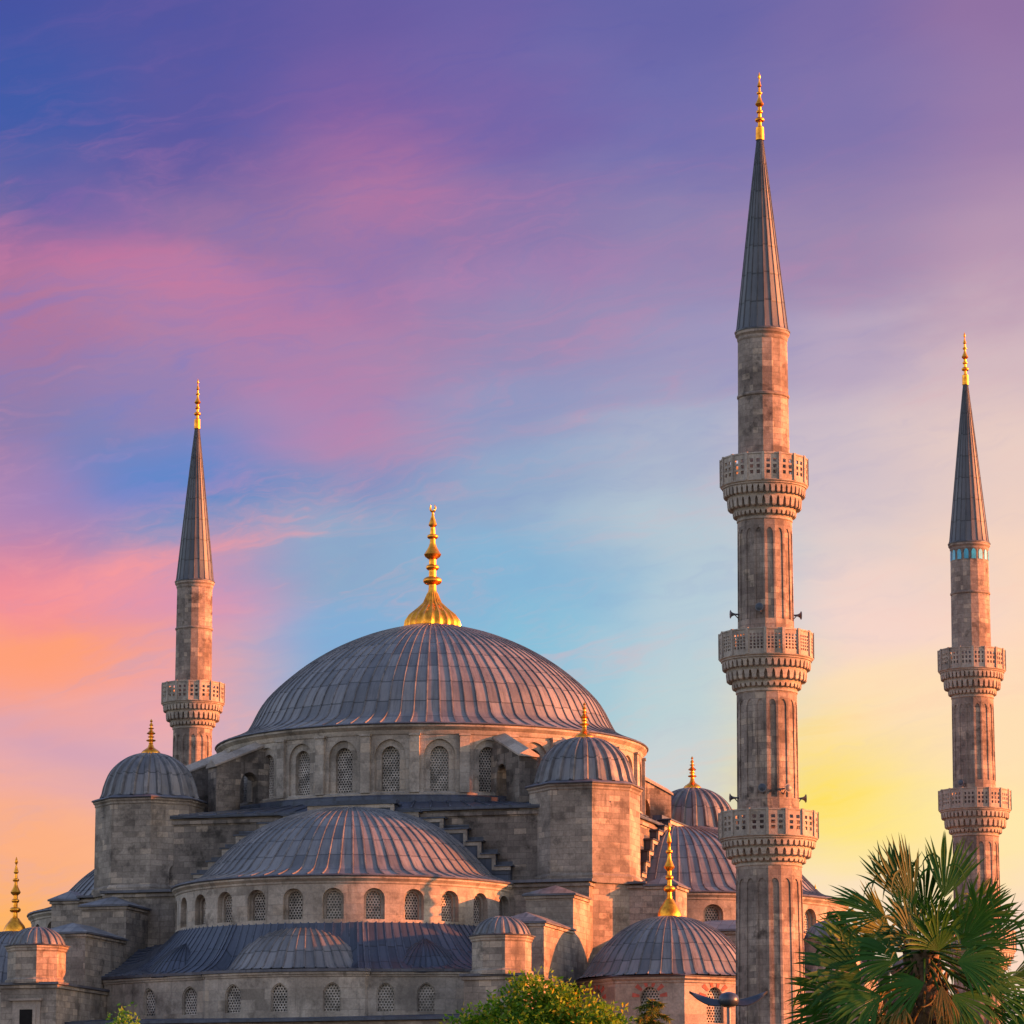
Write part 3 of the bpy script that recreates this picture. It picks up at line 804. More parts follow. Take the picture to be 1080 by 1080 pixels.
    for i in range(len(rows)-1):   # drip edge
        a, b = rows[i][NR], rows[i+1][NR]
        d = (b-a).normalized(); nn = Vector((d.y,-d.x,0))
        mb.poly([a+nn*.0-Vector((0,0,.16)), b-Vector((0,0,.16)), b, a], [(i,0),(i+1,0),(i+1,.1),(i,.1)], 1)
    ap = mobj(mb, 'apron_roof', [M['lead_shade'], M['lead_edge']])
    # exedra half dome and two smaller side swellings
    mb = MB(k)
    prof = interp([(4.15,14.76),(3.9,14.95),(3.62,15.4),(3.2,16.02),(2.6,16.62),(2.0,17.05),(1.2,17.42),(0.1,17.6)], 4)
    mb.xf = lambda x, y, z: (x*1.22+0.25, y, z)
    mb.ribbed(0, -25.25, prof, 30, 0.09, 0.055, 1.3, -radians(112), radians(112))
    mobj(mb, 'exedra_dome', M['lead'], ap, sharp=28)
    for sg in (-1, 1):
        mb = MB(k)
        prof = interp([(2.6,14.5),(2.1,15.15),(1.2,16.0),(0.1,16.62)], 4)
        mb.ribbed(sg*7.3, -24.75, prof, 20, 0.08, 0.05, 1.3, -radians(95)+sg*0.35, radians(95)+sg*0.35)
        mobj(mb, 'side_exedra_dome', M['lead_shade'], ap, sharp=28)
    # lower wall
    f, LL = poly_path(EAVE)
    mb = MB(k); wins = []; spots = []
    for wx in WX:
        lo, hi = 0, LL[-1]
        for _ in range(40):
            md = (lo+hi)/2
            if f(md)[0] < wx: lo = md
            else: hi = md
        w_ = 0.92 if abs(wx) < 8.5 else 0.8
        wins.append(dict(s=lo, w=w_+0.14, zb=12.3, zs=13.4, rise=0.55, d1=0.07, w2=w_, d2=0.2, pw=1.55, pe=0.62)); spots.append((lo, w_))
    inset = 0.22
    def f2(s_):
        x, y, nx, ny = f(s_); return (x-nx*inset, y-ny*inset, nx, ny)
    mb.wall(f2, 0, LL[-1], GROUND if k else GROUND, 14.45, wins, 1.2, extra=LL)
    for dz, o in ((14.3,0.06),(14.42,0.14)):
        for i in range(len(EAVE)-1):
            a, b = Vector(EAVE[i]), Vector(EAVE[i+1]); d = (b-a).normalized(); nn = Vector((d.y,-d.x))
            a2, b2 = a-nn*(inset-o), b-nn*(inset-o)
            mb.poly([(a2.x,a2.y,dz),(b2.x,b2.y,dz),(b2.x,b2.y,dz+.12),(a2.x,a2.y,dz+.12)]); 
            a3, b3 = a-nn*inset, b-nn*inset
            mb.poly([(a3.x,a3.y,dz-.05),(b3.x,b3.y,dz-.05),(b2.x,b2.y,dz),(a2.x,a2.y,dz)])
    lw = mobj(mb, 'lower_wall', M['stone_drum'])
    if front:
        for s_, w_ in spots:
            x, y, nx, ny = f2(s_); put_window(lw, x, y, 12.3, atan2(nx, -ny), w_, 1.1, 0.5, 0.22, k)
    # lower gallery with lead roof in front
    mb = MB(k); mb.box(-12.3, 12.3, -31.2, -28.0, GROUND, 11.6, 0, top=False)
    gl = mobj(mb, 'gallery', M['stone'])
    mb = MB(k); mb.box(-12.3, 12.3, -31.5, -26.5, 11.62, 11.78); mb.poly([(-12.3,-31.5,11.785),(12.3,-31.5,11.785),(12.3,-27.0,12.15),(-12.3,-27.0,12.15)])
    mobj(mb, 'gallery_roof', M['lead_shade'], gl)
    # stepped piers each side
    for sg in (-1, 1):
        x0, x1 = 12.45, 15.3
        side = k in (1, 3)
        aEnd, aZ = (-19.9, 20.15) if side else (-21.5, 19.2)
        bEnd, bZ = (-27.8, 17.1) if not side else (-27.0, 17.4)
        dEnd, dZ = (-32.8, 13.85) if not side else (-31.2, 14.6)
        mb = MB(k); lb = MB(k)
        def bx(m_, a, b, c, d, z0, z1, mi=0, **kw):
            q = sorted((a*sg, b*sg)); m_.box(q[0], q[1], c, d, z0, z1, mi, **kw)
        bx(mb, x0, x1, aEnd, -17.9, 8, aZ); bx(mb, x0-.1, x1+.1, aEnd-.1, -18.03, aZ-.16, aZ-.02)
        bx(mb, x0+.003, x1-.003, bEnd, aEnd+.4, 8, bZ); bx(mb, x0-.1, x1+.1, bEnd-.1, aEnd-.01, bZ-.16, bZ-.02)
        hasw = (k == 0)
        bx(mb, x0-.35, x1+.2, dEnd, -18.4, GROUND, dZ); bx(mb, x0-.45, x1+.3, dEnd-.1, -18.5, dZ-.2, dZ-.03)
        pr = mobj(mb, 'stepped_pier', M['stone'])
        for (c, d, z, h) in ((aEnd-.2, -17.95, aZ, 0.62), (bEnd-.2, aEnd-.02, bZ, 0.66)):
            bx(lb, x0-.2, x1+.2, c, d, z+.004, z+.1)
            q = sorted(((x0-.2)*sg, (x1+.2)*sg)); lb.hip(q[0], q[1], c, d, z+.105, h, mi=1)
        bx(lb, x0-.55, x1+.4, dEnd-.2, -18.3, dZ+.004, dZ+.14)
        mobj(lb, 'pier_roof', [M['lead_edge'], M['lead']], pr)
        # octagonal turret at the end of the pier
        tx, ty, tz = (13.9, -31.5, 13.95) if not side else (13.9, -29.0, 14.75)
        if side: 
            mb2 = MB(k); bx(mb2, 12.6, 15.2, ty-1.5, ty+1.6, dZ, tz); mobj(mb2, 'turret_base', M['stone'], pr)
        mb = MB(k); rr = 1.66; c0 = (tx*sg, ty)
        def orings(m_, prof, mi=0):
            rows = [[(c0[0]+r*sin(pi/8+j*pi/4), c0[1]-r*cos(pi/8+j*pi/4), z) for j in range(8)] for r, z in prof]
            for i in range(len(rows)-1):
                for j in range(8):
                    m_.poly([rows[i][j],rows[i][(j+1)%8],rows[i+1][(j+1)%8],rows[i+1][j]], [(j*1.27,prof[i][1]),((j+1)*1.27,prof[i][1]),((j+1)*1.27,prof[i+1][1]),(j*1.27,prof[i+1][1])], mi)
        orings(mb, [(rr+.12,tz),(rr+.12,tz+.22),(rr,tz+.3),(rr,tz+1.82),(rr+.07,tz+1.88),(rr+.07,tz+1.96),(rr+.15,tz+2.04),(rr+.15,tz+2.12),(rr-.3,tz+2.14)])
        tu = mobj(mb, 'turret', M['stone'])
        mb = MB(k); orings(mb, [(rr-.2,tz+2.13),(rr+.22,tz+2.135),(rr+.24,tz+2.19),(rr-.12,tz+2.24)], 0)
        prof = interp([(1.56,tz+2.2),(1.5,tz+2.35),(1.28,tz+2.72),(0.92,tz+3.02),(0.5,tz+3.2),(0.06,tz+3.27)], 4)
        mb.ribbed(c0[0], c0[1], prof, 20, 0.2, 0.085, 1.2, mi=1)
        mobj(mb, 'turret_dome', [M['lead_edge'], M['lead']], tu, sharp=45)

# little window and doorway on the left front pier
mb = MB()
mb.box(-14.75,-13.05,-32.86,-32.8,11.5,12.95); mb.box(-14.5,-13.3,-32.9,-32.84,11.2,12.65)
mb.box(-14.95,-12.95,-33.0,-32.8,12.95,13.08)
pw = mobj(mb, 'window_frame', M['stone_trim'])
mb = MB(); mb.box(-14.28,-13.5,-32.92,-32.905,11.2,12.45)
mobj(mb, 'window_pane', M['void'], pw)

# corner domes ---------------------------------------------------------
for (cx, cy) in ((20.9,-20.9),(-19.9,-20.9),(20.9,20.9),(-20.9,20.9)):
    near = cy < 0
    mb = MB(); RO = 5.25; off = pi/8
    pts = [(cx+RO*sin(off+j*pi/4+pi), cy-RO*cos(off+j*pi/4+pi)) for j in range(9)]
    f, LL = poly_path(pts); L8 = LL[1]
    wins = []
    for j in range(8):
        wins.append(dict(s=LL[j]+L8/2, w=1.12, zb=11.55, zs=12.95, rise=0.62, d1=0.26, pw=1.8, pe=0.55))
    mb.wall(f, 0, LL[-1], GROUND, 14.0, wins if near else [], 4, extra=LL)
    rows = []
    pf = [(RO,13.75),(RO+.06,13.8),(RO+.06,13.9),(RO+.2,14.0),(RO+.2,14.1),(RO-.5,14.12)]
    rows = [[(cx+r*sin(off+j*pi/4), cy-r*cos(off+j*pi/4), z) for j in range(8)] for r, z in pf]
    for i in range(len(rows)-1):
        for j in range(8): mb.poly([rows[i][j],rows[i][(j+1)%8],rows[i+1][(j+1)%8],rows[i+1][j]], [(j*4,pf[i][1]),((j+1)*4,pf[i][1]),((j+1)*4,pf[i+1][1]),(j*4,pf[i+1][1])])
    cb = mobj(mb, 'corner_dome_base', M['stone_trim'] if near else M['stone'])
    mb = MB(); pf = [(RO-.6,14.11),(RO+.27,14.115),(RO+.3,14.18),(RO+.2,14.25)]
    rows = [[(cx+r*sin(off+j*pi/4), cy-r*cos(off+j*pi/4), z) for j in range(8)] for r, z in pf]
    for i in range(len(rows)-1):
        for j in range(8): mb.poly([rows[i][j],rows[i][(j+1)%8],rows[i+1][(j+1)%8],rows[i+1][j]], [(j,0),(j+1,0),(j+1,.1),(j,.1)])
    mobj(mb, 'dome_eave', M['lead_edge'], cb)
    mb = MB()
    prof = interp([(5.42,14.24),(5.05,14.42),(4.78,14.8),(4.2,15.66),(3.2,16.7),(2.05,17.42),(0.9,17.8),(0.12,17.88)], 5)
    mb.ribbed(cx, cy, prof, 48, 0.10, 0.06, 1.25)
    mobj(mb, 'corner_dome', M['lead'], cb, sharp=28)
    finial(cb, cx, cy, 17.72, 5.6 if cx > 0 else 4.7, 0.70, 0.20, crescent=False)
    if near:
        for j in range(8):
            x, y, nx, ny = f(LL[j]+L8/2); phi = atan2(nx, -ny)
            put_window(cb, x, y, 11.55, phi, 1.12, 1.4, 0.6, 0.28)
            vb = MB(); tt = Vector((cos(phi), sin(phi), 0)); nn = Vector((nx, ny, 0)); c = Vector((x, y, 12.98))
            for q in range(7):
                if q % 1: continue
                a = pi*(q+0.5)/7
                if q == 3: continue
            for q in range(6):
                a = radians(8)+(pi-radians(16))*q/5
                d = tt*cos(a)+Vector((0,0,1))*sin(a); e_ = (tt*-sin(a)+Vector((0,0,1))*cos(a))
                r0 = 0.60; r1 = 1.02
                p = [c+d*r0-e_*0.075, c+d*r0+e_*0.075, c+d*r1+e_*0.125, c+d*r1-e_*0.125]
                o = nn*0.025
                vb.poly([t_+o for t_ in p], [(0,0),(.1,0),(.1,.3),(0,.3)])
                for z_ in range(4): vb.poly([p[z_], p[(z_+1)%4], p[(z_+1)%4]+o, p[z_]+o], [(0,0)]*4)
            mobj(vb, 'arch_surround', M['red_stone'], cb)

# lower hall between and beside the corner domes
mb = MB(); mb.box(-27.5,27.5,-14.5,14.5,GROUND,11.3); mb.box(-14.4,14.4,-27.2,27.2,GROUND,11.25)
mobj(mb, 'prayer_hall', M['stone'])

# ------------------------------------------------------------------ minarets
def ngon_shaft(mb, r0, z0, r1, z1, n=16, panel=True, zpan=None):
    """n-sided tapering shaft whose faces carry tall arched recessed panels"""
    for j in range(n):
        a0, a1 = (j-0.5)*2*pi/n, (j+0.5)*2*pi/n; am = j*2*pi/n
        c = cos(pi/n)
        def path(s_, z_=None): return None
        w0 = 2*r0*sin(pi/n)
        nx, ny = sin(am), -cos(am); tx, ty = cos(am), sin(am)
        ra = lambda z: (r0+(r1-r0)*(z-z0)/(z1-z0))
        def pos(q, z, d):                               # q in -1..1 across the face
            rr = ra(z); hw = rr*sin(pi/n); ap = rr*c-d
            return (nx*ap+tx*hw*q, ny*ap+ty*hw*q, z)
        def uvp(q, z): return (j*w0+q*w0/2, z)
        if not panel:
            k_ = 1
            mb.poly([pos(-1,z0,0),pos(1,z0,0),pos(1,z1,0),pos(-1,z1,0)], [uvp(-1,z0),uvp(1,z0),uvp(1,z1),uvp(-1,z1)]); continue
        zb, zt = zpan; hw = 0.66; d = 0.055; N = 4
        zs = zt-0.42
        arch = [(-hw*cos(pi*i/(2*N)), zs+0.42*sin(pi*i/(2*N))**0.9) for i in range(2*N+1)]
        def quad(p, q_, r_, t_): mb.poly([pos(*p,0),pos(*q_,0),pos(*r_,0),pos(*t_,0)], [uvp(*p),uvp(*q_),uvp(*r_),uvp(*t_)])
        quad((-1,z0),(-hw,z0),(-hw,z1),(-1,z1)); quad((hw,z0),(1,z0),(1,z1),(hw,z1))
        quad((-hw,z0),(hw,z0),(hw,zb),(-hw,zb))
        for i in range(2*N):
            p, q_ = arch[i], arch[i+1]; quad(p, q_, (q_[0],z1), (p[0],z1))
        ol = [(-hw,zb)]+arch+[(hw,zb)]
        for i in range(len(ol)):
            p, q_ = ol[i], ol[(i+1)%len(ol)]
            mb.poly([pos(*p,0),pos(*p,d),pos(*q_,d),pos(*q_,0)], [uvp(*p)]*2+[uvp(*q_)]*2)
        mb.poly([pos(*p,d) for p in ol][::-1], [uvp(*p) for p in ol][::-1])

def balcony(parent, zt, zp, zc, ro, rs, style):
    """zt parapet top, zp parapet foot, zc foot of the corbels, ro outer radius, rs shaft radius at the foot"""
    n = 16
    mb = MB()
    # muqarnas corbels: tiers of little niches stepping outwards
    FR = (0.0, 0.24, 0.66, 1.0); tiers = 3; zm = zp-0.20
    for t in range(tiers):
        f0, f1 = FR[t], FR[t+1]
        z0, z1 = zc+(zm-zc)*f0, zc+(zm-zc)*f1
        e0, e1 = f0**0.8, f1**0.8
        ra, rb = rs+0.02+(ro-0.12-rs)*e0, rs+0.02+(ro-0.12-rs)*e1
        # solid core under each tier
        mb.lathe(0, 0, [(max(ra-0.05, rs-0.02), z0), (max(ra-0.02, rs)+(rb-ra)*0.35, z1-0.12), (rb-0.03, z1-0.08), (rb, z1-0.03), (rb, z1)], 48, umul=2)
        cnt = (36, 32, 44)[t]
        sh = 0.5 if t % 2 else 0.0
        for q in range(cnt):
            a = (q+sh)*2*pi/cnt; da = pi/cnt
            def PP(r, aa, z): return (r*sin(aa), -r*cos(aa), z)
            r_o = rb+0.01; r_i = ra-0.06; H = z1-z0
            zt_ = z1-0.05; ze = z0+H*0.18 if t else z0+H*0.30
            # a little hanging column with a rounded foot and an arched spread at its head
            lv = [(0.30,ze,0.72),(0.56,ze+0.10*H,0.90),(0.60,z0+H*0.62,0.97),(0.74,z0+H*0.80,1.0),(0.93,zt_,1.0)]
            prev = None
            for wq, zq, rq in lv:
                ro_ = ra+(r_o-ra)*rq
                cur = [PP(r_i,a-da*wq,zq),PP(ro_,a-da*wq,zq),PP(ro_,a+da*wq,zq),PP(r_i,a+da*wq,zq)]
                if prev:
                    for e_ in range(3): mb.poly([prev[e_],prev[e_+1],cur[e_+1],cur[e_]], [(q+e_*.1,prev[0][2]),(q+e_*.1+.1,prev[0][2]),(q+e_*.1+.1,zq),(q+e_*.1,zq)])
                else: mb.poly(cur, [(0,0),(.1,0),(.1,.1),(0,.1)])
                prev = cur
    mb.lathe(0, 0, [(rs-.05,zc-.16),(rs+.06,zc-.1),(rs+.06,zc+.02),(rs,zc+.05)], 48, umul=2)
    # slab with mouldings
    pl = [(ro-.14,zm),(ro-.04,zm+.03),(ro-.04,zm+.09),(ro+.05,zm+.15),(ro+.05,zp),(ro-.05,zp+.015),(rs-.2,zp+.02)]
    mb.lathe(0, 0, pl, 64, umul=2)
    co = mb.build('corbel', M['stone_trim'], parent, 25)
    # pierced parapet, panel by panel, with posts
    mb = MB(); th = 0.10
    ap = ro-0.02
    for j in range(n):
        am = j*2*pi/n; hw = ap*math.tan(pi/n)
        nx, ny = sin(am), -cos(am); tx, ty = cos(am), sin(am)
        def pos(x, z, d): return (nx*(ap-d)+tx*x*(1-d/ap), ny*(ap-d)+ty*x*(1-d/ap), z)
        H = zt-zp
        fx = hw*0.80
        c_, r_ = (2, 3) if style == 0 else ((4, 5) if style == 1 else (3, 3))
        zb, ze = zp+0.18*H, zt-0.14*H
        gx, gz = (2*fx)/c_, (ze-zb)/r_
        bx_ = 0.31 if style != 1 else 0.27
        xs = [-hw]; kinds = []
        xs = [-hw, -fx]
        cells_x = []
        for i in range(c_):
            xa = -fx+i*gx; cells_x.append((xa+gx*bx_*0.75, xa+gx*(1-bx_*0.75)))
        cells_z = [(zb+i*gz+gz*bx_*0.62, zb+(i+1)*gz-gz*bx_*0.62) for i in range(r_)]
        bxs = sorted(set([-hw, hw]+[v_ for c2 in cells_x for v_ in c2])); bzs = sorted(set([zp, zt]+[v_ for c2 in cells_z for v_ in c2]))
        for i in range(len(bxs)-1):
            for m_ in range(len(bzs)-1):
                x0, x1, z0, z1 = bxs[i], bxs[i+1], bzs[m_], bzs[m_+1]
                hole = any(abs(x0-a) < 1e-6 and abs(x1-b) < 1e-6 for a, b in cells_x) and any(abs(z0-a) < 1e-6 and abs(z1-b) < 1e-6 for a, b in cells_z)
                if hole:
                    for (p, q_) in (((x0,z0),(x1,z0)),((x1,z0),(x1,z1)),((x1,z1),(x0,z1)),((x0,z1),(x0,z0))):
                        mb.poly([pos(*p,0),pos(*p,th),pos(*q_,th),pos(*q_,0)], [(0,0),(th,0),(th,.2),(0,.2)])
                else:
                    for d, rev in ((0, False), (th, True)):
                        q4 = [pos(x0,z0,d),pos(x1,z0,d),pos(x1,z1,d),pos(x0,z1,d)]; u4 = [(x0+j,z0),(x1+j,z0),(x1+j,z1),(x0+j,z1)]
                        mb.poly(q4[::-1] if rev else q4, u4[::-1] if rev else u4)
        mb.poly([pos(-hw,zt,0),pos(hw,zt,0),pos(hw,zt,th),pos(-hw,zt,th)], [(0,0),(1,0),(1,.1),(0,.1)])
        # post and coping
        aa = am+pi/n; rp = ap/cos(pi/n)
        e1 = Vector((cos(aa), sin(aa), 0)); e2 = Vector((sin(aa), -cos(aa), 0))
        mb.obox(e2*(rp-0.04)+Vector((0,0,(zp+zt)/2+0.05)), e1*0.075, e2*0.10, Vector((0,0,(zt-zp)/2+0.06)))
    rows = [(ap/cos(pi/n)+o, z) for o, z in ((0.03,zt+.004),(0.03,zt+.09),(-.13,zt+.09),(-.13,zt+.004))]
    mb.lathe(0, 0, rows, 16, pi/n, 2*pi+pi/n, umul=2)
    mb.build('parapet', M['stone_trim'], co, 20)
    return co

def horn(parent, z, r, phi, big=True):
    mb = MB(); d = Vector((sin(phi), -cos(phi), 0)); base = d*r+Vector((0,0,z))
    L = 0.46
    mb.tube([base-d*0.1, base+d*(L*0.45)], 0.05, 8)
    pts, rad = [], []
    for i in range(7):
        t = i/6; pts.append(base+d*(L*(0.4+0.6*t))); rad.append(0.06+0.17*t**2.2)
    mb.tube(pts, rad, 14, cap=False)
    mb.tube([base+d*L, base+d*(L-0.04)], [0.23, 0.22], 14)
    mb.tube([base+d*(L+0.005), base+d*(L+0.03)], [0.19, 0.05], 14, 1)
    mb.tube([base+d*0.2-Vector((0,0,0.02)), base-d*0.05-Vector((0,0,0.3))], 0.03, 6)
    o = mb.build('loudspeaker', [M['grey_metal'], M['dark_metal']], parent)
    return o

def minaret(loc, label, tile=False, horns=(), dzs=(0,0,0), up=0.0):
    root = empty('minaret', (loc[0], loc[1], GROUND), label, 'minaret', 'slender stone minarets round the mosque')
    z_ = lambda v: v-GROUND
    mb = MB()
    B = [(41.5,40.1,38.2,2.35,1.47),(31.85,30.55,28.75,2.51,1.62),(22.1,20.8,19.35,2.62,1.74)]
    B = [(a+d, b+d, c+d, e, f) for (a, b, c, e, f), d in zip(B, dzs)]
    d0, d1, d2 = dzs
    ngon_shaft(mb, 1.42, z_(39.9+d0), 1.36, z_(48.35), 16, False)
    ngon_shaft(mb, 1.54, z_(30.4+d1), 1.49, z_(38.3+d0), 16, True, (z_(32.6+d1), z_(37.6+d0)))
    ngon_shaft(mb, 1.68, z_(20.6+d2), 1.63, z_(28.9+d1), 16, True, (z_(22.9+d2), z_(28.2+d1)))
    ngon_shaft(mb, 1.93, z_(7.5), 1.76, z_(19.5+d2), 16, True, (z_(8.2), z_(18.55+d2)))
    mb.lathe(0,0,[(1.36,z_(48.2)),(1.40,z_(48.3)),(1.40,z_(48.42)),(1.50,z_(48.55)),(1.50,z_(48.68)),(1.2,z_(48.7))], 32, umul=1.4)
    mb.lathe(0,0,[(1.40,z_(45.0)),(1.44,z_(45.05)),(1.44,z_(45.15)),(1.38,z_(45.2))], 32, umul=1.4)
    # pedestal
    mb.lathe(0,0,[(2.9,z_(GROUND)),(2.9,z_(3.5)),(2.0,z_(7.2)),(1.95,z_(7.6))], 16, umul=2.5)
    sh = mb.build('shaft', M['stone_minaret'], root, 14)
    mb = MB()
    mb.ribbed(0, 0, [(1.47,z_(48.72)),(1.40,z_(48.95))]+[(1.40-1.26*t/14.0, z_(48.95)+(11.15+up)*t/14.0) for t in range(1,15)]+[(0.05,z_(60.35+up))], 20, 0.075, 0.04, 1.62)
    mb.lathe(0,0,[(1.3,z_(48.66)),(1.53,z_(48.69)),(1.54,z_(48.76)),(1.42,z_(48.84))], 32)
    sp = mb.build('spire', M['lead_spire'], root, 28)
    finial(sp, 0, 0, z_(59.95+up), 3.75, 0.55, 0, nm='finial', crescent=False)
    for i, (zt, zp, zc, ro, rs) in enumerate(B):
        balcony(root, z_(zt), z_(zp), z_(zc), ro, rs, (0, 1, 0)[i] if not tile else 2)
    if tile:
        mb = MB()
        for j in range(16):
            a = j*2*pi/16; d = Vector((sin(a),-cos(a),0)); t = Vector((cos(a),sin(a),0))
            c = d*(1.375)+Vector((0,0,z_(47.85)))
            pts = [(-.16,-.36),(.16,-.36),(.16,.16),(.1,.32),(0,.38),(-.1,.32),(-.16,.16)]
            mb.poly([c+t*x+Vector((0,0,y)) for x, y in pts], pts)
            for i in range(7):
                (xa,ya),(xb,yb) = pts[i], pts[(i+1)%7]
                mb.poly([c+t*xa+Vector((0,0,ya)), c+t*xa+Vector((0,0,ya))-d*.06, c+t*xb+Vector((0,0,yb))-d*.06, c+t*xb+Vector((0,0,yb))], [(0,0)]*4)
        mb.build('tile_band', M['tile'], root, smooth=False)
    for (z, r, ph) in horns: horn(root, z_(z), r, ph)
    return root
minaret((29.75,-34.57), 'tallest and nearest minaret, with three balconies, right of the corner dome', horns=[
    (33.15,1.5,radians(2)),(33.0,1.5,radians(112)),(33.0,1.5,radians(-68)),
    (23.35,1.62,radians(4)),(23.35,1.62,radians(44)),(23.0,1.62,radians(112)),(23.0,1.62,radians(-70))])
minaret((29.75,34.57), 'minaret behind the palm with a band of turquoise tiles under its spire', True, horns=[
    (31.3,1.5,radians(-20)),(22.4,1.62,radians(-30)),(22.5,1.62,radians(100))], dzs=(-0.6,-1.05,-1.3), up=0.75)
minaret((-29.75,34.57), 'distant minaret left of the great dome, rising behind the small ribbed tower dome', dzs=(-0.7,-0.8,-0.8), up=0.95)

# ------------------------------------------------------------------ fan palm
def fan_leaf(mb, root_p, hub, dirv, nrm, rad, nleaf, spread, droop, rnd, dry=False):
    """palmate leaf: petiole from root_p to hub, pleated blade spreading about dirv in the plane across nrm"""
    root_p, hub = Vector(root_p), Vector(hub); X = Vector(dirv).normalized()
    N = Vector(nrm); N = (N-X*N.dot(X)).normalized(); Y = N.cross(X)
    mid = (root_p+hub)/2+Vector((0,0,0.12*(hub-root_p).length))
    pet = [root_p.lerp(mid, t).lerp(mid.lerp(hub, t), t) for t in (0,.25,.5,.75,1)]
    mb.tube(pet, [0.030,0.024,0.019,0.015,0.012], 5)
    down = Vector((0,0,-1)); seg = 10
    for i in range(nleaf):
        f = (i+0.5)/nleaf*2-1
        a = f*spread+rnd.uniform(-.015,.015)
        L = rad*(1.0-0.22*abs(f)**2.5)*rnd.uniform(0.92, 1.06)
        dv = X*cos(a)+Y*sin(a); dv = (dv+N*0.10*(1-abs(f))).normalized()
        p = hub.copy(); pr = None; d = dv.copy()
        snap = rnd.random() < (0.6 if dry else 0.16); kink = rnd.uniform(0.5, 0.8); dr = droop*rnd.uniform(0.6, 1.4)
        tw = Vector((rnd.gauss(0,1), rnd.gauss(0,1), rnd.gauss(0,1)))*(0.05 if not dry else 0.16)
        for q in range(seg+1):
            t = q/seg
            wd = L*spread/nleaf*(t*1.04 if t < 0.70 else 0.70*1.04*max(0.03, (1-t)/0.30)**0.85)*1.1
            if q:
                d = (d+(down*dr*0.30*t**1.6+tw*t)*0.7)
                if snap and t > kink: d = d+down*0.9
                d.normalize(); p = p+d*L/seg
            sdv = N.cross(d)
            if sdv.length < 1e-3: sdv = Y
            sdv.normalize(); nn = d.cross(sdv)
            fold = wd*0.28
            cur = [mb.P(*(p-sdv*wd+nn*fold)), mb.P(*p), mb.P(*(p+sdv*wd+nn*fold))]
            if pr:
                for e_ in (0,1): mb.face([pr[e_],pr[e_+1],cur[e_+1],cur[e_]], [(0,0)]*4, 0)
            pr = cur
def fan_palm(base, height):
    root = empty('fan_palm', base, 'bushy fan palm with green fronds and a hanging skirt of dry leaves', 'palm tree')
    mb = MB(); pts = []; rads = []
    for i in range(15):
        t = i/14; pts.append((0.12*sin(t*2.2), 0.06*t, height*t)); rads.append(0.27-0.05*t+0.02*(i % 2))
    mb.tube(pts, rads, 14)
    rnd = random.Random(3)
    for i in range(150):      # old leaf bases
        z = rnd.uniform(height*0.25, height*0.98); a = rnd.uniform(0, 2*pi)
        d = Vector((cos(a), sin(a), 0)); p = Vector((0.12*sin(z/height*2.2), 0.06*z/height, z))+d*0.20
        mb.tube([p, p+d*0.10+Vector((0,0,0.16)), p+d*0.13+Vector((0,0,0.30))], [0.05,0.04,0.015], 4)
    mb.build('trunk', M['palm_trunk'], root, 40)
    top = Vector((0.1, 0.05, height))
    Rv = Vector((cos(YAW), sin(YAW), 0)); Fv = Vector((-sin(YAW), cos(YAW), 0)); Uv = Vector((0,0,1))   # crown axes: across, away, up
    #   across, up, towards viewer, heading in degrees (0 right, 90 up), radius, half spread, droop
    fans = [(0.30,0.78,0.15,78,0.92,40,0.10),(-0.20,0.62,0.30,112,1.02,38,0.10),(-0.62,0.50,0.20,168,0.92,40,0.25),(-1.00,-0.42,0.45,176,1.02,68,0.20),
            (-0.22,0.06,0.75,128,0.72,62,0.75),(0.80,0.46,0.25,52,0.62,60,0.15),(0.86,0.02,0.10,28,0.98,36,0.12),(-0.10,-0.56,0.85,196,0.80,50,0.9),
            (0.52,-0.44,0.65,6,0.86,42,0.45),(-1.18,-0.98,0.30,205,1.0,48,0.5),(0.95,-0.95,0.55,-12,0.95,50,0.6),(0.10,0.25,0.60,64,0.62,52,0.3),
            (1.30,-0.45,-0.1,10,0.95,46,0.3),(-0.55,-1.05,0.75,222,0.85,48,0.8),(0.25,-1.15,0.9,-70,0.8,50,0.9),(0.05,0.55,-0.4,92,0.85,44,0.1),
            (-0.45,0.25,-0.45,142,0.9,44,0.2),(0.55,0.35,-0.5,40,0.95,44,0.2),(1.25,-1.1,0.1,-25,0.9,50,0.6),(0.12,-0.08,0.85,100,0.70,70,0.6),(0.48,0.02,0.75,40,0.72,66,0.5),(-0.48,-0.22,0.85,165,0.78,60,0.7),(0.40,-0.25,0.9,-5,0.75,60,0.8),(-0.35,0.75,-.2,100,0.9,40,0.1),(-0.85,-0.1,0.1,158,0.95,46,0.3),(-0.75,-0.75,0.8,200,0.85,52,0.6),(0.30,-0.75,1.0,-40,0.8,56,0.8),(0.85,-0.65,0.8,-8,0.85,50,0.6),(-1.3,-0.72,0.2,178,0.85,44,0.4),(0.6,-1.2,0.9,-50,0.8,50,0.9),(-0.9,-1.3,0.8,215,0.85,50,0.7),(-0.30,0.28,0.5,100,0.6,48,0.5),(1.6,-0.9,0.3,20,0.8,48,0.4)]
    for i, (ax, up_, tv, hd, rd, sp, dr) in enumerate(fans):
        lb = MB(); r2 = random.Random(100+i)
        hub = top+Rv*ax+Uv*up_-Fv*tv; a = radians(hd)
        dv = Rv*cos(a)+Uv*sin(a)-Fv*r2.uniform(-.25,.3)
        nv = -Fv*0.9+Uv*r2.uniform(0.2,0.7)+Rv*r2.uniform(-.45,.45)
        fan_leaf(lb, top+Uv*(-0.15+0.1*r2.random()), hub, dv, nv, rd*1.1, 25, radians(sp), dr, r2)
        lb.build('frond', M['palm_green'], root, 60)
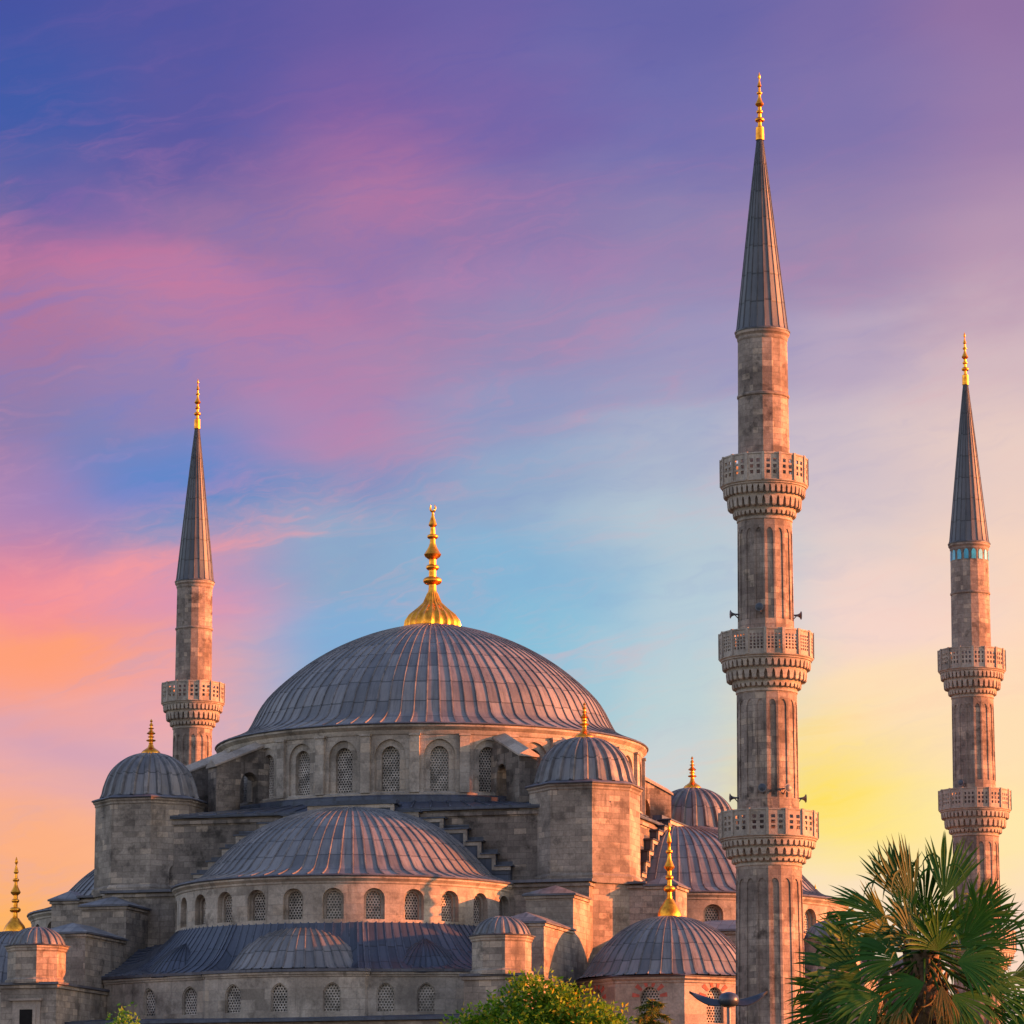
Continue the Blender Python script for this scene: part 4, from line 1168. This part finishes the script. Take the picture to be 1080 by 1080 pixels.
    for i in range(15):       # rest of the crown, round the back and the sides
        lb = MB(); r2 = random.Random(200+i); az = i*2.4; el = radians(r2.uniform(-25, 55))
        o = Rv*cos(az)*cos(el)+Fv*abs(sin(az))*cos(el)*0.9+Uv*sin(el)
        fan_leaf(lb, top, top+o*r2.uniform(0.5,0.8)+Uv*-0.1, o+Uv*0.1, Uv+o*0.4-Fv*0.5, r2.uniform(0.75,0.95), 25, radians(r2.uniform(42,60)), r2.uniform(.3,.6), r2)
        lb.build('frond', M['palm_green'], root, 60)
    for i in range(46):       # dry leaves hanging in a skirt
        lb = MB(); r2 = random.Random(300+i); az = i*2.399; t = i/45
        o = Rv*cos(az)+Fv*sin(az)
        hub = top+o*r2.uniform(0.30,1.05)*(1.0 if t > .3 else 1.25)+Uv*(-0.60-1.15*t+r2.uniform(-.15,.2))
        fan_leaf(lb, top+Uv*(-0.2-1.0*t), hub, o*r2.uniform(0.2,0.6)-Uv, o+Uv*0.3, r2.uniform(0.6,0.95), 22, radians(r2.uniform(24,48)), r2.uniform(.4,1.0), r2, True)
        lb.build('dry_frond', M['palm_dead'], root, 60)
    return root
fan_palm((63.40,-178.7,GROUND), 5.95)

# ------------------------------------------------------------------ broadleaf tree and shrubs
def leafy(name, base, height, crown, nleaf, leaf, mat, label, cat, seed, stems=1, trunk_r=0.13):
    """crown: list of (x,y,z,rx,ry,rz) clumps relative to the base"""
    root = empty(name, base, label, cat)
    rnd = random.Random(seed); mb = MB()
    zc = min(c[2]-c[5]*0.4 for c in crown)
    mb.tube([(0,0,0),(0.05,0.02,zc*0.5),(0.02,-.03,zc)], [trunk_r*1.25,trunk_r,trunk_r*0.8], 9)
    for c in crown:
        p0 = Vector((0.02,-.03,zc*0.85)); p2 = Vector(c[:3]); p1 = (p0+p2)/2+Vector((rnd.uniform(-.15,.15),rnd.uniform(-.15,.15),0.1))
        mb.tube([p0,p1,p2], [trunk_r*0.55,trunk_r*0.35,trunk_r*0.1], 6)
        for _ in range(7):
            d = Vector((rnd.gauss(0,1),rnd.gauss(0,1),rnd.gauss(0.3,1))).normalized()
            mb.tube([p1.lerp(p2,0.6), p2+Vector((d.x*c[3],d.y*c[4],d.z*c[5]))*0.8], [trunk_r*0.16,trunk_r*0.04], 4)
    mb.build('trunk', M['bark'], root, 50)
    lb = MB()
    vol = [c[3]*c[4]*c[5] for c in crown]; tot = sum(vol)
    for c, vv in zip(crown, vol):
        n = int(nleaf*vv/tot)
        # sprigs: leaves gathered on short twigs so that the outline breaks up
        ns = max(6, n//14)
        for s_ in range(ns):
            d = Vector((rnd.gauss(0,1),rnd.gauss(0,1),rnd.gauss(0,1))).normalized(); rr = rnd.uniform(0.35,1.0)**0.55*(1+rnd.uniform(-.06,.16))
            q = Vector((c[0]+d.x*c[3]*rr, c[1]+d.y*c[4]*rr, c[2]+d.z*c[5]*rr))
            ax = (d+Vector((0,0,0.5))+Vector((rnd.gauss(0,.5),rnd.gauss(0,.5),rnd.gauss(0,.4)))).normalized()
            for l in range(14):
                p = q+ax*(leaf*3.2*(l/14-0.3))+Vector((rnd.gauss(0,leaf*.5),rnd.gauss(0,leaf*.5),rnd.gauss(0,leaf*.5)))
                u = (ax*0.6+Vector((rnd.gauss(0,1),rnd.gauss(0,1),rnd.gauss(-.1,.8)))).normalized()
                w = u.cross(Vector((rnd.gauss(0,1),rnd.gauss(0,1),rnd.gauss(0,1)))).normalized(); up = u.cross(w)
                L = leaf*rnd.uniform(.7,1.2); W_ = L*0.26
                a_, b_, c_, e_ = p, p+u*L*.5+w*W_-up*W_*.3, p+u*L, p+u*L*.5-w*W_-up*W_*.3
                i0 = [lb.P(*a_),lb.P(*b_),lb.P(*(p+u*L*.5+up*0)),lb.P(*c_),lb.P(*e_)]
                lb.face([i0[0],i0[1],i0[3],i0[2]], [(0,0)]*4); lb.face([i0[0],i0[2],i0[3],i0[4]], [(0,0)]*4)
    lb.build('crown', mat, root, 60)
    return root
leafy('park_tree', (48.6,-148.2,GROUND), 7.4, [(a*1.22,b,c+0.12,d*1.15,e,f*1.05) for a,b,c,d,e,f in [(0.15,0,6.85,0.62,0.6,0.6),(0.75,-.1,6.6,0.55,0.6,0.55),(-0.55,0.1,6.4,0.62,0.6,0.6),(-1.25,0.2,5.95,0.62,0.7,0.6),(1.35,-.2,6.2,0.6,0.7,0.55),(0.2,-.6,6.0,0.8,0.7,0.6),(2.05,0.3,5.75,0.55,0.6,0.5),(-1.95,-.2,5.55,0.6,0.6,0.5),(0.7,0.7,6.0,0.8,0.8,0.7),(-0.5,-.5,5.5,0.9,0.8,0.6),(1.3,-.4,5.4,0.9,0.8,0.6),(0.0,0,4.6,1.5,1.3,0.7)]],
      46000, 0.135, M['tree_leaf'], 'rounded yellow-green leafy tree in front of the mosque wall', 'tree', 5)
leafy('shrub', (36.24,-143.34,GROUND), 7.4, [(0,0,6.7,0.28,0.28,0.55),(-0.45,0.1,6.35,0.3,0.3,0.4),(0.3,0,6.3,0.35,0.3,0.4),(0,0,5.6,0.7,0.6,0.6)], 5000, 0.13, M['shrub_leaf'], 'bright green sapling top under the lattice windows at lower left', 'tree', 8, trunk_r=0.06)

def feathery(base, height, label):
    root = empty('conifer', base, label, 'tree'); rnd = random.Random(12)
    mb = MB(); mb.tube([(0,0,0),(0.03,0,height*.5),(0,0.02,height)], [0.12,0.07,0.015], 8)
    lb = MB(); br = []
    for i in range(70):
        t = i/69; z = height*(0.45+0.55*t); L = 0.2+1.15*(1-t)**0.8
        a = i*2.4+rnd.uniform(-.3,.3); d = Vector((cos(a),sin(a),0))
        pts = [Vector((0,0,z))]
        for q in range(1,6):
            s_ = q/5; pts.append(Vector((0,0,z))+d*L*s_+Vector((0,0,0.26*L*s_-0.42*L*s_*s_*1.3)))
        mb.tube(pts, [0.022,0.018,0.014,0.01,0.007,0.004], 4)
        for q in range(5):
            for _ in range(24):
                p = pts[q].lerp(pts[q+1], rnd.random()); sd_ = d.cross(Vector((0,0,1)))
                u = (d*rnd.uniform(-.1,.8)+sd_*rnd.uniform(-.9,.9)+Vector((0,0,rnd.uniform(-1.3,.1)))).normalized()
                l = rnd.uniform(.07,.17); w = u.cross(Vector((rnd.gauss(0,1),rnd.gauss(0,1),rnd.gauss(0,1)))).normalized()*0.012
                lb.face([lb.P(*(p-w)),lb.P(*(p+w)),lb.P(*(p+u*l+w*.4)),lb.P(*(p+u*l-w*.4))], [(0,0)]*4)
    mb.build('trunk', M['bark'], root, 50); lb.build('crown', M['needle'], root, smooth=False)
feathery((54.32,-159.1,GROUND), 6.45, 'small feathery conifer top with drooping yellowish twigs below the corner dome')

# ------------------------------------------------------------------ street lamp
def street_lamp(base, h):
    root = empty('street_lamp', base, 'modern street lamp with two dark wing-shaped blades before the near minaret', 'street lamp')
    mb = MB(); mb.tube([(0,0,0),(0,0,0.5),(0,0,0.52),(0,0,h-0.1)], [0.11,0.11,0.055,0.04], 14)
    mb.build('pole', M['grey_metal'], root)
    mb = MB()
    mb.lathe(0, 0, [(0.02,h-.13),(0.12,h-.125),(0.185,h-.08),(0.205,h-.01),(0.19,h+.07),(0.13,h+.13),(0.05,h+.155),(0.001,h+.16)], 28)
    mb.build('lamp_head', M['dark_metal'], root, 40)
    mb = MB(); mb.lathe(0, 0, [(0.001,h-.137),(0.10,h-.14),(0.105,h-.12)], 24)
    mb.build('lamp_lens', M['lens'], root)
    ang = YAW
    for sg in (-1, 1):
        mb = MB(); n = 14; rows = []
        dx = Vector((cos(ang+0.12*sg), sin(ang+0.12*sg), 0))*sg; dyb = Vector((-sin(ang), cos(ang), 0))
        for i in range(n+1):
            t = i/n; x = 0.12+0.66*t; w = 0.095*(sin(pi*min(1,(t*0.86+0.14)))**0.7); z = h-0.06+0.22*t**1.5-0.03*sin(pi*t)
            c = dx*x+Vector((0,0,z)); up = (Vector((0,0,0.62))-dyb*0.78).normalized(); dy = (dyb*0.62+Vector((0,0,0.78))).normalized()
            rows.append([mb.P(*(c+dy*w+up*0.02)), mb.P(*(c+up*0.045)), mb.P(*(c-dy*w+up*0.02)), mb.P(*(c-dy*w-up*0.005)), mb.P(*(c-up*0.03)), mb.P(*(c+dy*w-up*0.005))])
        for i in range(n):
            for j in range(6):
                j2 = (j+1) % 6; mb.face([rows[i][j],rows[i][j2],rows[i+1][j2],rows[i+1][j]], [(0,0)]*4)
        mb.face(rows[0], [(0,0)]*6); mb.face(rows[-1][::-1], [(0,0)]*6)
        mb.build('blade', M['dark_metal'], root, 40)
street_lamp((56.75,-162.6,GROUND), 6.2)
